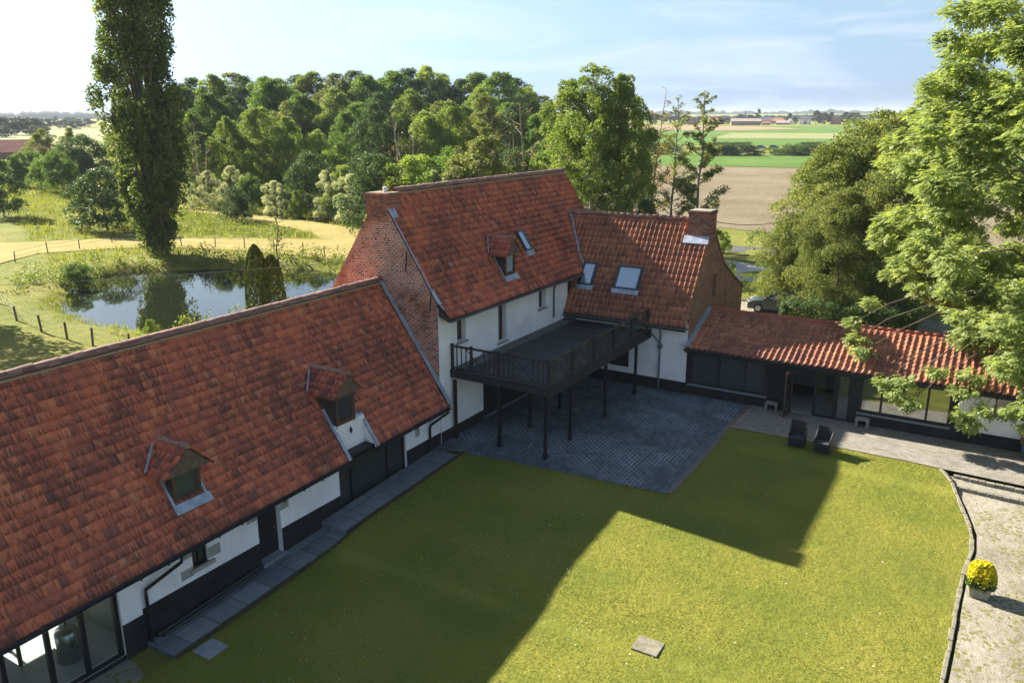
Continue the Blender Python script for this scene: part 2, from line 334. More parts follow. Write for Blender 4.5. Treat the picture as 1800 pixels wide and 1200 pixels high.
def wall(name, mat, axis, pos, th, a0, a1, z0, z1, holes=(), parent=None, sub=None):
    """wall slab in the plane axis=pos, occupying pos..pos+th; holes (a0,a1,z0,z1)"""
    A = sorted({a0, a1, *[min(max(h[i], a0), a1) for h in holes for i in (0, 1)]}); Z = sorted({z0, z1, *[min(max(h[i], z0), z1) for h in holes for i in (2, 3)]})
    solid = [[not any(h[0] < (A[i]+A[i+1])/2 < h[1] and h[2] < (Z[j]+Z[j+1])/2 < h[3] for h in holes) for j in range(len(Z)-1)] for i in range(len(A)-1)]
    mb = MB(); P = (lambda a, z, p: (p, a, z)) if axis == 'x' else (lambda a, z, p: (a, p, z)); p0, p1 = pos, pos+th
    get = lambda i, j: 0 <= i < len(A)-1 and 0 <= j < len(Z)-1 and solid[i][j]
    for i in range(len(A)-1):
        for j in range(len(Z)-1):
            if not solid[i][j]: continue
            for p in (p0, p1): mb.add([P(A[i], Z[j], p), P(A[i+1], Z[j], p), P(A[i+1], Z[j+1], p), P(A[i], Z[j+1], p)], [(0, 1, 2, 3)])
            for di, dj, e in ((-1, 0, ((i, j), (i, j+1))), (1, 0, ((i+1, j), (i+1, j+1))), (0, -1, ((i, j), (i+1, j))), (0, 1, ((i, j+1), (i+1, j+1)))):
                if not get(i+di, j+dj):
                    (ia, ja), (ib, jb) = e
                    mb.add([P(A[ia], Z[ja], p0), P(A[ib], Z[jb], p0), P(A[ib], Z[jb], p1), P(A[ia], Z[ja], p1)], [(0, 1, 2, 3)])
    import bmesh
    me = bpy.data.meshes.new(name); me.from_pydata(mb.v, [], mb.f); me.materials.append(MAT[mat])
    bm = bmesh.new(); bm.from_mesh(me); bmesh.ops.remove_doubles(bm, verts=bm.verts, dist=1e-4); bmesh.ops.recalc_face_normals(bm, faces=bm.faces); bm.to_mesh(me); bm.free()
    return link(bpy.data.objects.new(name, me), parent)

def frame(mb, axis, pos, a0, a1, z0, z1, w, d, mull=(), trans=()):
    """window frame bars; pos is the front face, d the depth (signed)"""
    def bar(A0, A1, Z0, Z1):
        if axis == 'x': mb.box(min(pos, pos+d), max(pos, pos+d), A0, A1, Z0, Z1)
        else: mb.box(A0, A1, min(pos, pos+d), max(pos, pos+d), Z0, Z1)
    bar(a0, a0+w, z0, z1); bar(a1-w, a1, z0, z1); bar(a0+w, a1-w, z0, z0+w); bar(a0+w, a1-w, z1-w, z1)
    for m_ in mull: bar(m_-w/2, m_+w/2, z0+w, z1-w)
    xs = [a0+w/2, *mull, a1-w/2]
    for t_ in trans:
        for p, q in zip(xs[:-1], xs[1:]): bar(p+w/2, q-w/2, t_-w/2, t_+w/2)

PAN_U = np.array([0, .16, .34, .52, .68, .76, .84, .92, 1.0])
def pan_rib(u): return np.where(u < 0.5, -0.25*np.sin(np.pi*np.clip(u/0.5, 0, 1)), np.sin(np.pi*np.clip((u-0.5)/0.5, 0, 1))**0.9)
def pan_h(u): return np.where(u < 0.68, -0.38*np.sin(np.pi*np.clip(u/0.68, 0, 1)), np.sin(np.pi*np.clip((u-0.68)/0.32, 0, 1)))
def tile_slope(name, mat, s0, s1, prof0, prof1, axis='y', w=0.235, row=0.33, amp=0.032, skip=None, parent=None, seed=1, flip=False, lip=0.040, coarse=False):
    """pantiles laid on a slope. prof0/prof1: polylines (h, z) from ridge to eave at s0 / s1; h is the horizontal coordinate across the ridge"""
    r = np.random.default_rng(seed); U = (PAN_U if amp < 0.045 else np.array([0, .17, .34, .5, .6, .7, .8, .9, 1.0])) if not coarse else np.array([0, .34, .68, .84, 1.0]); nu = len(U)
    p0 = np.asarray(prof0, float); p1 = np.asarray(prof1, float)
    L = np.concatenate([[0], np.cumsum(np.linalg.norm(np.diff((p0+p1)/2, axis=0), axis=1))]); n_r = max(1, int(round(L[-1]/row))); row = L[-1]/n_r
    n_c = max(1, int(round(abs(s1-s0)/w))); w = abs(s1-s0)/n_c; sgn = 1 if s1 > s0 else -1
    def pt(s, d):
        t = np.clip((s-s0)/(s1-s0), 0, 1)[..., None]; dd = np.clip(d, -0.2, L[-1]+0.2)
        def ev(p):
            h = np.interp(dd, L, p[:, 0]); z = np.interp(dd, L, p[:, 1])
            ex = np.maximum(dd-L[-1], 0); g = (p[-1]-p[-2])/(L[-1]-L[-2]); return np.stack([h+ex*g[0], z+ex*g[1]], -1)
        return ev(p0)*(1-t)+ev(p1)*t
    I, J = np.meshgrid(np.arange(n_c), np.arange(n_r), indexing='ij'); I = I.ravel(); J = J.ravel(); sC = s0+sgn*(I+0.5)*w; dC = (J+0.5)*row
    if skip is not None:
        hz = pt(sC, dC); k = ~np.array([skip(a, b, c) for a, b, c in zip(sC, hz[:, 0], hz[:, 1])]); I, J = I[k], J[k]
    N = len(I); js = r.normal(0, 0.004, N); jd = r.normal(0, 0.006, N); jl = r.normal(0, 0.004, N); jt = r.normal(0, 0.004, N)
    uu = U[None, :]; hh = (pan_h(U) if amp < 0.045 else pan_rib(U))[None, :]*amp
    s = s0+sgn*(I[:, None]+uu*1.03)*w + sgn*js[:, None]
    top = J[:, None]*row-0.03+0*uu; bot = (J[:, None]+1)*row+0.035+jd[:, None]+0*uu
    tilt = (uu-0.5)*jt[:, None]
    def P(s_, d_, lift):
        c = pt(s_, d_); e = 0.02; g = pt(s_, d_+e)-pt(s_, d_-e); g /= np.linalg.norm(g, axis=-1, keepdims=True)+1e-9
        nrm = np.stack([-g[..., 1], g[..., 0]], -1); fl = np.where(nrm[..., 1:] < 0, -1, 1); nrm = nrm*fl
        q = c+nrm*lift[..., None]
        return np.stack([q[..., 0], s_, q[..., 1]], -1) if axis == 'y' else np.stack([s_, q[..., 0], q[..., 1]], -1)
    sag = (0.022*np.sin(s*1.1+seed)*np.sin((J[:, None]*row)*1.3+seed*2)+0.012*np.sin(s*2.7+seed*3)*np.cos(J[:, None]*row*2.1)) if not coarse else 0*s
    hh = hh+sag
    A = P(s, top, hh+0.004+0*s); B = P(s, bot, hh+lip+jl[:, None]+tilt+0*s); C = P(s, bot-0.004, hh+0.0-0.012+0*s)
    V = np.concatenate([A, B, C], 1).reshape(-1, 3); base = (np.arange(N)*3*nu)[:, None]; k = np.arange(nu-1)[None, :]
    F1 = np.stack([base+k, base+k+1, base+nu+k+1, base+nu+k], -1).reshape(-1, 4); F2 = np.stack([base+nu+k, base+nu+k+1, base+2*nu+k+1, base+2*nu+k], -1).reshape(-1, 4)
    F = np.concatenate([F1, F2]); rv = np.clip(r.beta(2.2, 2.2, N)+r.choice([0]*12+[-0.4, -0.25, 0.2], N), 0, 1); rv = np.repeat(rv, nu-1); rnd = np.concatenate([rv, rv])
    off = r.integers(0, 400, (N, 2)).astype(float)
    ua = np.stack([np.stack([U[:-1], np.zeros(nu-1)], -1), np.stack([U[1:], np.zeros(nu-1)], -1), np.stack([U[1:], np.ones(nu-1)], -1), np.stack([U[:-1], np.ones(nu-1)], -1)], 1)
    uv1 = (ua[None]*np.array([1.0, 0.98])+0.01+off[:, None, None, :]).reshape(-1, 2); uv2 = (0*ua[None]+np.array([0.5, 0.9])+off[:, None, None, :]).reshape(-1, 2)
    me = np_mesh(name, V, F, mat, {'rnd': rnd}, np.concatenate([uv1, uv2])); return np_obj(name, me, parent)
def ridge_caps(name, mat, a, b, rad=0.14, seg=0.36, parent=None, seed=3):
    r = np.random.default_rng(seed); a = np.array(a, float); b = np.array(b, float); L = np.linalg.norm(b-a); n = max(1, int(L/seg)); d = (b-a)/L
    side = np.cross(d, [0, 0, 1]); side /= np.linalg.norm(side); up = np.cross(side, d); V = []; F = []; rv = []; K = 8
    for i in range(n):
        p = a+d*(i*L/n); q = a+d*((i+1)*L/n+0.03); dz = r.normal(0, 0.006)
        o = len(V)
        for c, rr in ((p, rad*0.93), (q, rad*1.03)):
            for k in range(K+1):
                t = math.pi*(k/K)*1.1-0.05*math.pi; V.append(c+side*math.cos(t)*rr*1.1+up*(math.sin(t)*rr-0.02+dz))
        for k in range(K): F.append((o+k, o+k+1, o+K+1+k+1, o+K+1+k)); rv.append(r.random())
        o2 = len(V)   # lip at the lower end
        for k in range(K+1): t = math.pi*(k/K)*1.1-0.05*math.pi; V.append(q+side*math.cos(t)*rad*0.92+up*(math.sin(t)*rad*0.9-0.02+dz))
        for k in range(K): F.append((o+K+1+k, o+K+1+k+1, o2+k+1, o2+k)); rv.append(rv[-1])
    n_f = len(F); uv = np.random.default_rng(seed).random((n_f*4, 2))*0.3+np.repeat(np.random.default_rng(seed+1).random((n_f, 2))*20, 4, 0)
    return np_obj(name, np_mesh(name, V, F, mat, {'rnd': rv}, uv), parent)
def slab_under(mb, s0, s1, prof0, prof1, axis, off=-0.075, th=0.05):
    """solid boarding beneath the tiles"""
    P0, P1 = np.array(prof0, float), np.array(prof1, float); ts = np.linspace(0, 1, max(2, int(abs(s1-s0)/1.2)+1)); np_ = len(P0); base = len(mb.v)
    for t in ts:                                   # one closed shell, finely divided along the ridge
        P = P0*(1-t)+P1*t; s = s0+(s1-s0)*t
        for o in (off, off-th):
            for h, z in P: mb.v.append((h, s, z+o) if axis == 'y' else (s, h, z+o))
    m = 2*np_; loop = list(range(np_))+[np_+k for k in reversed(range(np_))]
    for i in range(len(ts)-1):
        for a, b in zip(loop, loop[1:]+loop[:1]): mb.f.append((base+i*m+a, base+i*m+b, base+(i+1)*m+b, base+(i+1)*m+a))
    mb.f.append(tuple(base+k for k in loop)); mb.f.append(tuple(base+(len(ts)-1)*m+k for k in reversed(loop)))
def gutter(mb, pts, r=0.075):
    pts = [Vector(p) for p in pts]; d = (pts[-1]-pts[0]).normalized(); sd_ = d.cross(Vector((0, 0, 1))).normalized(); n = 8; o = len(mb.v)
    for p in pts:
        for rr in (r, r-0.012):
            for k in range(n+1):
                t = math.pi+math.pi*k/n; mb.v.append(tuple(p+sd_*math.cos(t)*rr+Vector((0, 0, math.sin(t)*rr))))
    m = 2*(n+1)
    for i in range(len(pts)-1):
        for g in (0, 1):
            for k in range(n): a = o+i*m+g*(n+1)+k; mb.f.append((a, a+1, a+m+1, a+m))
        for k in (0, n): a = o+i*m+k; mb.f.append((a, a+n+1, a+m+n+1, a+m))
def ribbon(mb, pts, width_vec, nrm=(0, 0, 1), th=0.012):
    pts = [Vector(p) for p in pts]; w = Vector(width_vec); nn = Vector(nrm).normalized()*th
    for a, b in zip(pts[:-1], pts[1:]): mb.hexa([a, a+w, b+w, b, a+nn, a+w+nn, b+w+nn, b+nn])

# ------------------------------------------------------------------ ground heights
def sstep(a, b, x): t = np.clip((np.asarray(x, float)-a)/(b-a), 0, 1); return t*t*(3-2*t)
GY = np.array([0, 8, 12, 15.7, 18.4, 20.3, 27.2]); GZ = np.array([-1.12, -1.08, -1.01, -0.82, -0.67, -0.34, 0.0])
def court(x, y):
    x = np.asarray(x, float); y = np.asarray(y, float)
    g = np.interp(y, GY, GZ); gr = -0.30*sstep(35.25, 33.2, y); u = np.clip((x+18.7)/19.2, 0, 1)
    return (1-u)*g+u*gr
POND = np.array([(-62.0, 34.4), (-68.3, 38.6), (-73.6, 43.0), (-72.8, 48.2), (-66.5, 53.4), (-58, 58), (-49.5, 56), (-46.5, 50), (-46, 41), (-48, 34.2), (-54, 33.0)])
def poly_sd(x, y, P):
    x = np.asarray(x, float); y = np.asarray(y, float); d = np.full(x.shape, 1e9); ins = np.zeros(x.shape, bool)
    for (ax, ay), (bx, by) in zip(P, np.roll(P, -1, 0)):
        ex, ey = bx-ax, by-ay; t = np.clip(((x-ax)*ex+(y-ay)*ey)/(ex*ex+ey*ey), 0, 1)
        d = np.minimum(d, np.hypot(x-ax-t*ex, y-ay-t*ey)); c = (ay > y) != (by > y)
        with np.errstate(divide='ignore', invalid='ignore'): ins ^= c & (x < ex*(y-ay)/np.where(ey == 0, 1e-9, ey)+ax)
    return np.where(ins, -d, d)
def ground(x, y):
    x = np.asarray(x, float); y = np.asarray(y, float)
    z = np.where(y > 250, (y-250)*6.0/750, 0.0)
    c = court(np.clip(x, -18.7, 30), y)-0.10; c = np.where((x > -1.2) & (y < 36.2), np.minimum(c, -0.5), c)
    wgt = sstep(-31, -27.2, x)*(1-sstep(39.5, 41, y))*(1-sstep(30, 60, x)); z = z*(1-wgt)+c*wgt
    pd = poly_sd(x, y, POND); z = z-1.7*sstep(1.8, -1.6, pd)*(pd < 3)
    return z
def axis_pts(core0, core1, step, far, growth=1.22):
    a = list(np.arange(core0, core1+1e-6, step)); d = step
    while a[-1] < far: d *= growth; a.append(a[-1]+d)
    d = step
    while a[0] > -far: d *= growth; a.insert(0, a[0]-d)
    return np.array(a)
def grid_sheet(name, X, Y, zf, mat, smooth=True):
    gx, gy = np.meshgrid(X, Y, indexing='ij'); V = np.stack([gx, gy, zf(gx, gy)], -1).reshape(-1, 3); ny = len(Y)
    i, j = np.meshgrid(np.arange(len(X)-1), np.arange(ny-1), indexing='ij'); a = (i*ny+j).ravel()
    return np_obj(name, np_mesh(name, V, np.stack([a, a+ny, a+ny+1, a+1], -1), mat, smooth=smooth))
def poly_sheet(name, poly, zf, mat, res=1.0, off=0.02):
    """an area with a free outline draped on the ground"""
    import bmesh
    P = np.array(poly, float); bm = bmesh.new(); f = bm.faces.new([bm.verts.new((p[0], p[1], 0)) for p in P])
    for ax, k in (((1, 0, 0), 0), ((0, 1, 0), 1)):
        for c in np.arange(P[:, k].min()+res, P[:, k].max(), res):
            co = (c, 0, 0) if k == 0 else (0, c, 0)
            bmesh.ops.bisect_plane(bm, geom=bm.verts[:]+bm.edges[:]+bm.faces[:], plane_co=co, plane_no=ax)
    co = np.array([v.co for v in bm.verts]); z = zf(co[:, 0], co[:, 1])+off
    for v, h in zip(bm.verts, z): v.co.z = float(h)
    bmesh.ops.recalc_face_normals(bm, faces=bm.faces)
    me = bpy.data.meshes.new(name); bm.to_mesh(me); bm.free(); me.materials.append(MAT[mat]); me.polygons.foreach_set('use_smooth', [True]*len(me.polygons))
    if me.polygons and me.polygons[0].normal.z < 0: me.flip_normals()
    return np_obj(name, me)

def mat_ground(name, cols, scales, bumps=0.4, bscale=8, flecks=None, bdist=0.05):
    m, t, n, l, b = newmat(name); co = objco(t)
    f = mth(t, 'ADD', mth(t, 'MULTIPLY', noise(t, co, scales[0], 5, 0.6), 0.55), mth(t, 'MULTIPLY', noise(t, co, scales[1], 6, 0.7), 0.45))
    c = ramp(t, cols); l.new(f, c.inputs[0]); o = c.outputs[0]
    if flecks:
        v = node(t, 'ShaderNodeTexVoronoi'); v.inputs['Scale'].default_value = flecks[0]; l.new(co, v.inputs['Vector'])
        fl = mth(t, 'MULTIPLY', ramp_out(t, v.outputs['Distance'], flecks[1]*1.4, flecks[1]), ramp_out(t, noise(t, co, flecks[3], 4), flecks[4], flecks[4]+0.06)); o = mixc(t, fl, o, flecks[2])
    l.new(o, b.inputs['Base Color']); b.inputs['Roughness'].default_value = 0.95; b.inputs['Specular IOR Level'].default_value = 0.1
    bump(t, b, mth(t, 'ADD', noise(t, co, bscale, 6, 0.75), mth(t, 'MULTIPLY', noise(t, co, bscale*0.2, 3), 1.5)), bumps, bdist); return m
MAT['lawn'] = mat_ground('mown_lawn', [(0.30, (0.091, 0.119, 0.018)), (0.46, (0.149, 0.168, 0.028)), (0.56, (0.198, 0.193, 0.034)), (0.72, (0.267, 0.213, 0.065))], (0.32, 9.0), 1.0, 14, (2.1, 0.055, (0.55, 0.56, 0.50), 0.35, 0.56), 0.06)
MAT['meadow'] = mat_ground('rough_meadow', [(0.30, (0.085, 0.115, 0.022)), (0.46, (0.150, 0.172, 0.032)), (0.58, (0.215, 0.205, 0.050)), (0.72, (0.28, 0.225, 0.085))], (0.06, 1.3), 0.9, 3.0, bdist=0.3)
MAT['mown'] = mat_ground('mown_meadow', [(0.30, (0.20, 0.17, 0.045)), (0.55, (0.29, 0.235, 0.08)), (0.75, (0.36, 0.29, 0.13))], (0.25, 3.0), 0.8, 6, bdist=0.1)
MAT['gravel'] = mat_ground('gravel', [(0.30, (0.13, 0.110, 0.070)), (0.48, (0.25, 0.225, 0.175)), (0.72, (0.40, 0.37, 0.31))], (0.6, 11.0), 1.0, 20, (5.5, 0.34, (0.17, 0.165, 0.06), 0.9, 0.47), 0.05)
MAT['plough'] = mat_ground('bare_ploughed_soil', [(0.30, (0.106, 0.082, 0.053)), (0.5, (0.176, 0.143, 0.093)), (0.72, (0.232, 0.200, 0.137))], (0.06, 2.6), 1.0, 3.2, bdist=0.2)
MAT['crop'] = mat_ground('green_crop', [(0.3, (0.05, 0.10, 0.018)), (0.5, (0.085, 0.155, 0.028)), (0.7, (0.13, 0.20, 0.045))], (0.05, 1.1), 1.0, 2.0, bdist=0.3)
MAT['crop_pale'] = mat_ground('pale_stubble', [(0.3, (0.17, 0.19, 0.08)), (0.7, (0.23, 0.235, 0.105))], (0.02, 0.6), 0.5, 1.0)
MAT['crop_tan'] = mat_ground('tan_field', [(0.3, (0.22, 0.16, 0.10)), (0.7, (0.28, 0.20, 0.13))], (0.02, 0.6), 0.5, 1.0)
MAT['soil'] = mat_ground('dark_soil_edge', [(0.3, (0.035, 0.036, 0.022)), (0.7, (0.085, 0.075, 0.045))], (0.8, 9), 0.8, 20)
MAT['asphalt'] = mat_ground('asphalt_road', [(0.3, (0.07, 0.07, 0.072)), (0.7, (0.11, 0.11, 0.11))], (0.3, 6), 0.4, 20)
MAT['lane'] = mat_ground('pale_gravel_lane', [(0.3, (0.33, 0.30, 0.26)), (0.7, (0.46, 0.43, 0.38))], (0.3, 6), 0.5, 16)
def mat_pave(name, bw, bh, cols, mortar, rotz=0.0, ms=0.012, fade=None, moss=0.4):
    m, t, n, l, b = newmat(name); co = objco(t, rot=(0, 0, rotz))
    bt = node(t, 'ShaderNodeTexBrick'); bt.inputs['Scale'].default_value = 1; bt.inputs['Brick Width'].default_value = bw; bt.inputs['Row Height'].default_value = bh
    bt.inputs['Mortar Size'].default_value = ms; bt.inputs['Mortar Smooth'].default_value = 0.2; bt.inputs['Color1'].default_value = (0, 0, 0, 1); bt.inputs['Color2'].default_value = (1, 1, 1, 1)
    dn = node(t, 'ShaderNodeMixRGB', blend_type='ADD'); dn.inputs[0].default_value = 0.05; l.new(co, dn.inputs[1]); nn = node(t, 'ShaderNodeTexNoise'); nn.inputs['Scale'].default_value = 4; l.new(co, nn.inputs['Vector']); l.new(nn.outputs['Color'], dn.inputs[2])
    l.new(dn.outputs[0], bt.inputs['Vector'])
    c = ramp(t, cols); l.new(mth(t, 'ADD', mth(t, 'MULTIPLY', bt.outputs['Color'], 0.5), mth(t, 'MULTIPLY', noise(t, co, 1.2, 5, 0.65), 0.6)), c.inputs[0])
    mo = mortar
    if fade: mo = mixc(t, ramp_out(t, noise(t, co, fade, 4, 0.6), 0.42, 0.62), (0.06, 0.062, 0.06), mortar)
    c2 = mixc(t, bt.outputs['Fac'], c.outputs[0], mo)
    c3 = mixc(t, mth(t, 'MULTIPLY', ramp_out(t, noise(t, co, 0.8, 6, 0.7), 0.50, 0.72), moss), c2, (0.06, 0.06, 0.04))
    l.new(c3, b.inputs['Base Color']); b.inputs['Roughness'].default_value = 0.75; b.inputs['Specular IOR Level'].default_value = 0.3
    bump(t, b, mth(t, 'ADD', mth(t, 'MULTIPLY', bt.outputs['Fac'], -1.0), mth(t, 'MULTIPLY', noise(t, co, 16, 4), 0.7)), 0.6, 0.02); return m
MAT['cobble'] = mat_pave('blue_grey_setts', 0.30, 0.17, [(0.25, (0.045, 0.058, 0.072)), (0.6, (0.080, 0.100, 0.120)), (0.9, (0.12, 0.14, 0.16))], (0.36, 0.42, 0.46), R(90), 0.016, 0.35, 0.25)
MAT['walk'] = mat_pave('sandy_clinker_paving', 0.24, 0.11, [(0.25, (0.165, 0.150, 0.130)), (0.6, (0.235, 0.215, 0.185)), (0.95, (0.30, 0.275, 0.24))], (0.15, 0.14, 0.11), 0, 0.010, None, 0.35)
MAT['flag'] = mat_pave('bluestone_flags', 1.05, 0.85, [(0.2, (0.10, 0.112, 0.128)), (0.6, (0.155, 0.17, 0.19)), (0.95, (0.21, 0.225, 0.245))], (0.05, 0.05, 0.035), R(90), 0.02, None, 0.45)
MAT['border_brick'] = mat_pave('border_bricks', 0.2, 0.1, [(0.2, (0.11, 0.085, 0.075)), (0.9, (0.20, 0.15, 0.125))], (0.12, 0.12, 0.10), 0, 0.01, None, 0.4)
def mat_water():
    m, t, n, l, b = newmat('pond_water'); b.inputs['Base Color'].default_value = (0.012, 0.016, 0.008, 1); b.inputs['Roughness'].default_value = 0.03; b.inputs['IOR'].default_value = 1.33
    b.inputs['Specular IOR Level'].default_value = 0.75
    bump(t, b, noise(t, objco(t, (1, 1.6, 1)), 1.1, 3), 0.03, 0.05); return m
MAT['water'] = mat_water()

X = axis_pts(-112, 20, 1.1, 5200); Y = axis_pts(0, 112, 1.1, 5200); Y = np.sort(np.append(Y, 250.0))
def terrain_z(x, y): return ground(x, y)+np.where((np.abs(x+50) < 130) & (np.abs(y-70) < 100), 0.05*np.sin(x*0.7+1.3*np.sin(y*0.31))*np.sin(y*0.53+x*0.17), 0)*(1-sstep(-33, -30, x)*(y < 50))
tag(grid_sheet('meadow_ground', X, Y, terrain_z, 'meadow'), 'rough grassy ground of the farm and the meadow out to the horizon', 'ground', kind='structure')
tag(poly_sheet('pond_water', [(c[0]*1.0, c[1]) for c in (np.array([-59, 45.5])+(POND-np.array([-59, 45.5]))*1.09)], lambda x, y: 0*x-0.72, 'water', 50, 0), 'still dark pond water reflecting the white sky', 'pond', kind='structure')
LAWN = [(-18.72, 2), (-18.72, 26.9), (-14.0, 27.15), (-9.62, 27.62), (-9.5, 35.36), (-6, 35.45), (-2, 35.38), (-0.75, 35.25), (-0.2, 34.2), (0.25, 32.4), (0.62, 30.5), (0.66, 29.2), (0.5, 27.6), (0.42, 25.5), (0.36, 22.6), (0.26, 20), (0.2, 16), (0.15, 2)]
tag(poly_sheet('lawn', LAWN, court, 'lawn', 0.8, 0.0), 'mown courtyard lawn with a yellow dry corner', 'lawn', kind='structure')
tag(poly_sheet('courtyard_setts', [(-20, 26.0), (-18.74, 26.62), (-14.0, 27.12), (-9.75, 27.56), (-9.75, 38.95), (-20, 38.95)], court, 'cobble', 0.9, 0.022), 'blue grey sett paving under and beside the timber balcony', 'paving', kind='structure')
tag(poly_sheet('courtyard_edging', [(-9.745, 27.58), (-9.5, 27.7), (-9.5, 38.95), (-9.745, 38.95)], court, 'border_brick', 0.9, 0.018), 'row of border bricks along the setts', 'paving', kind='structure')
tag(poly_sheet('walkway_paving', [(-9.495, 35.38), (-6, 35.47), (-2, 35.40), (-0.7, 35.28), (6, 34.95), (7, 38.95), (-9.495, 38.95)], court, 'walk', 0.9, 0.026), 'sandy brick walkway in front of the long annex', 'walkway', kind='structure')
GR = [(x+0.16, y) for x, y in LAWN[7:]]
tag(poly_sheet('gravel_yard', GR[::-1]+[(-0.4, 34.95), (9, 34.6), (9, 2)], lambda x, y: 0*x-0.30*sstep(35.1, 34.6, y)-0.02, 'gravel', 1.0, 0.0), 'pale gravel yard to the right of the lawn', 'gravel', kind='structure')
# flagstone path along the barn, with two low steps
def path_z(y): return np.where(y > 19.3, np.interp(y, [19.3, 27.2], [-0.36, 0.03]), np.where(y > 12.0, np.interp(y, [12, 19.3], [-0.97, -0.60]), -1.1))
mb = MB()
for y0, y1 in ((12.0, 19.3), (19.3, 26.3)):
    n = int((y1-y0)/1.05); e = np.linspace(y0, y1, n+1); r_ = random.Random(5)
    for a, b in zip(e[:-1], e[1:]):
        xs = [-19.98, -19.35+r_.uniform(-.12, .12), -18.72] if y0 > 15 or r_.random() < .8 else [-19.98, -18.72]
        for p, q in zip(xs[:-1], xs[1:]):
            za, zb = float(path_z(a+1e-3)), float(path_z(b-1e-3)); dz = r_.uniform(-.012, .012); g = .008
            mb.hexa([(p+g, a+g, za-.5), (q-g, a+g, za-.5), (q-g, b-g, zb-.5), (p+g, b-g, zb-.5), (p+g, a+g, za+dz), (q-g, a+g, za+dz), (q-g, b-g, zb+dz), (p+g, b-g, zb+dz)])
tag(mb.build('flagstone_path', 'flag', bevel=0.012), 'grey flagstone path stepping down along the barn wall', 'path', kind='structure')
tag(poly_sheet('path_edging', [(-18.72, 12), (-18.56, 12), (-18.50, 16), (-18.6, 19), (-18.52, 23), (-18.55, 26.75), (-18.72, 26.7)], court, 'soil', .8, .022), 'dark soil edge between path and lawn', 'soil', kind='structure')
tag(poly_sheet('barn_forecourt', [(-20, 2), (-18.75, 2), (-18.75, 11.95), (-20, 11.95)], lambda x, y: 0*x-1.12, 'gravel', 0.9, 0.0), 'rough damp ground in front of the glazed barn end', 'ground', kind='structure')

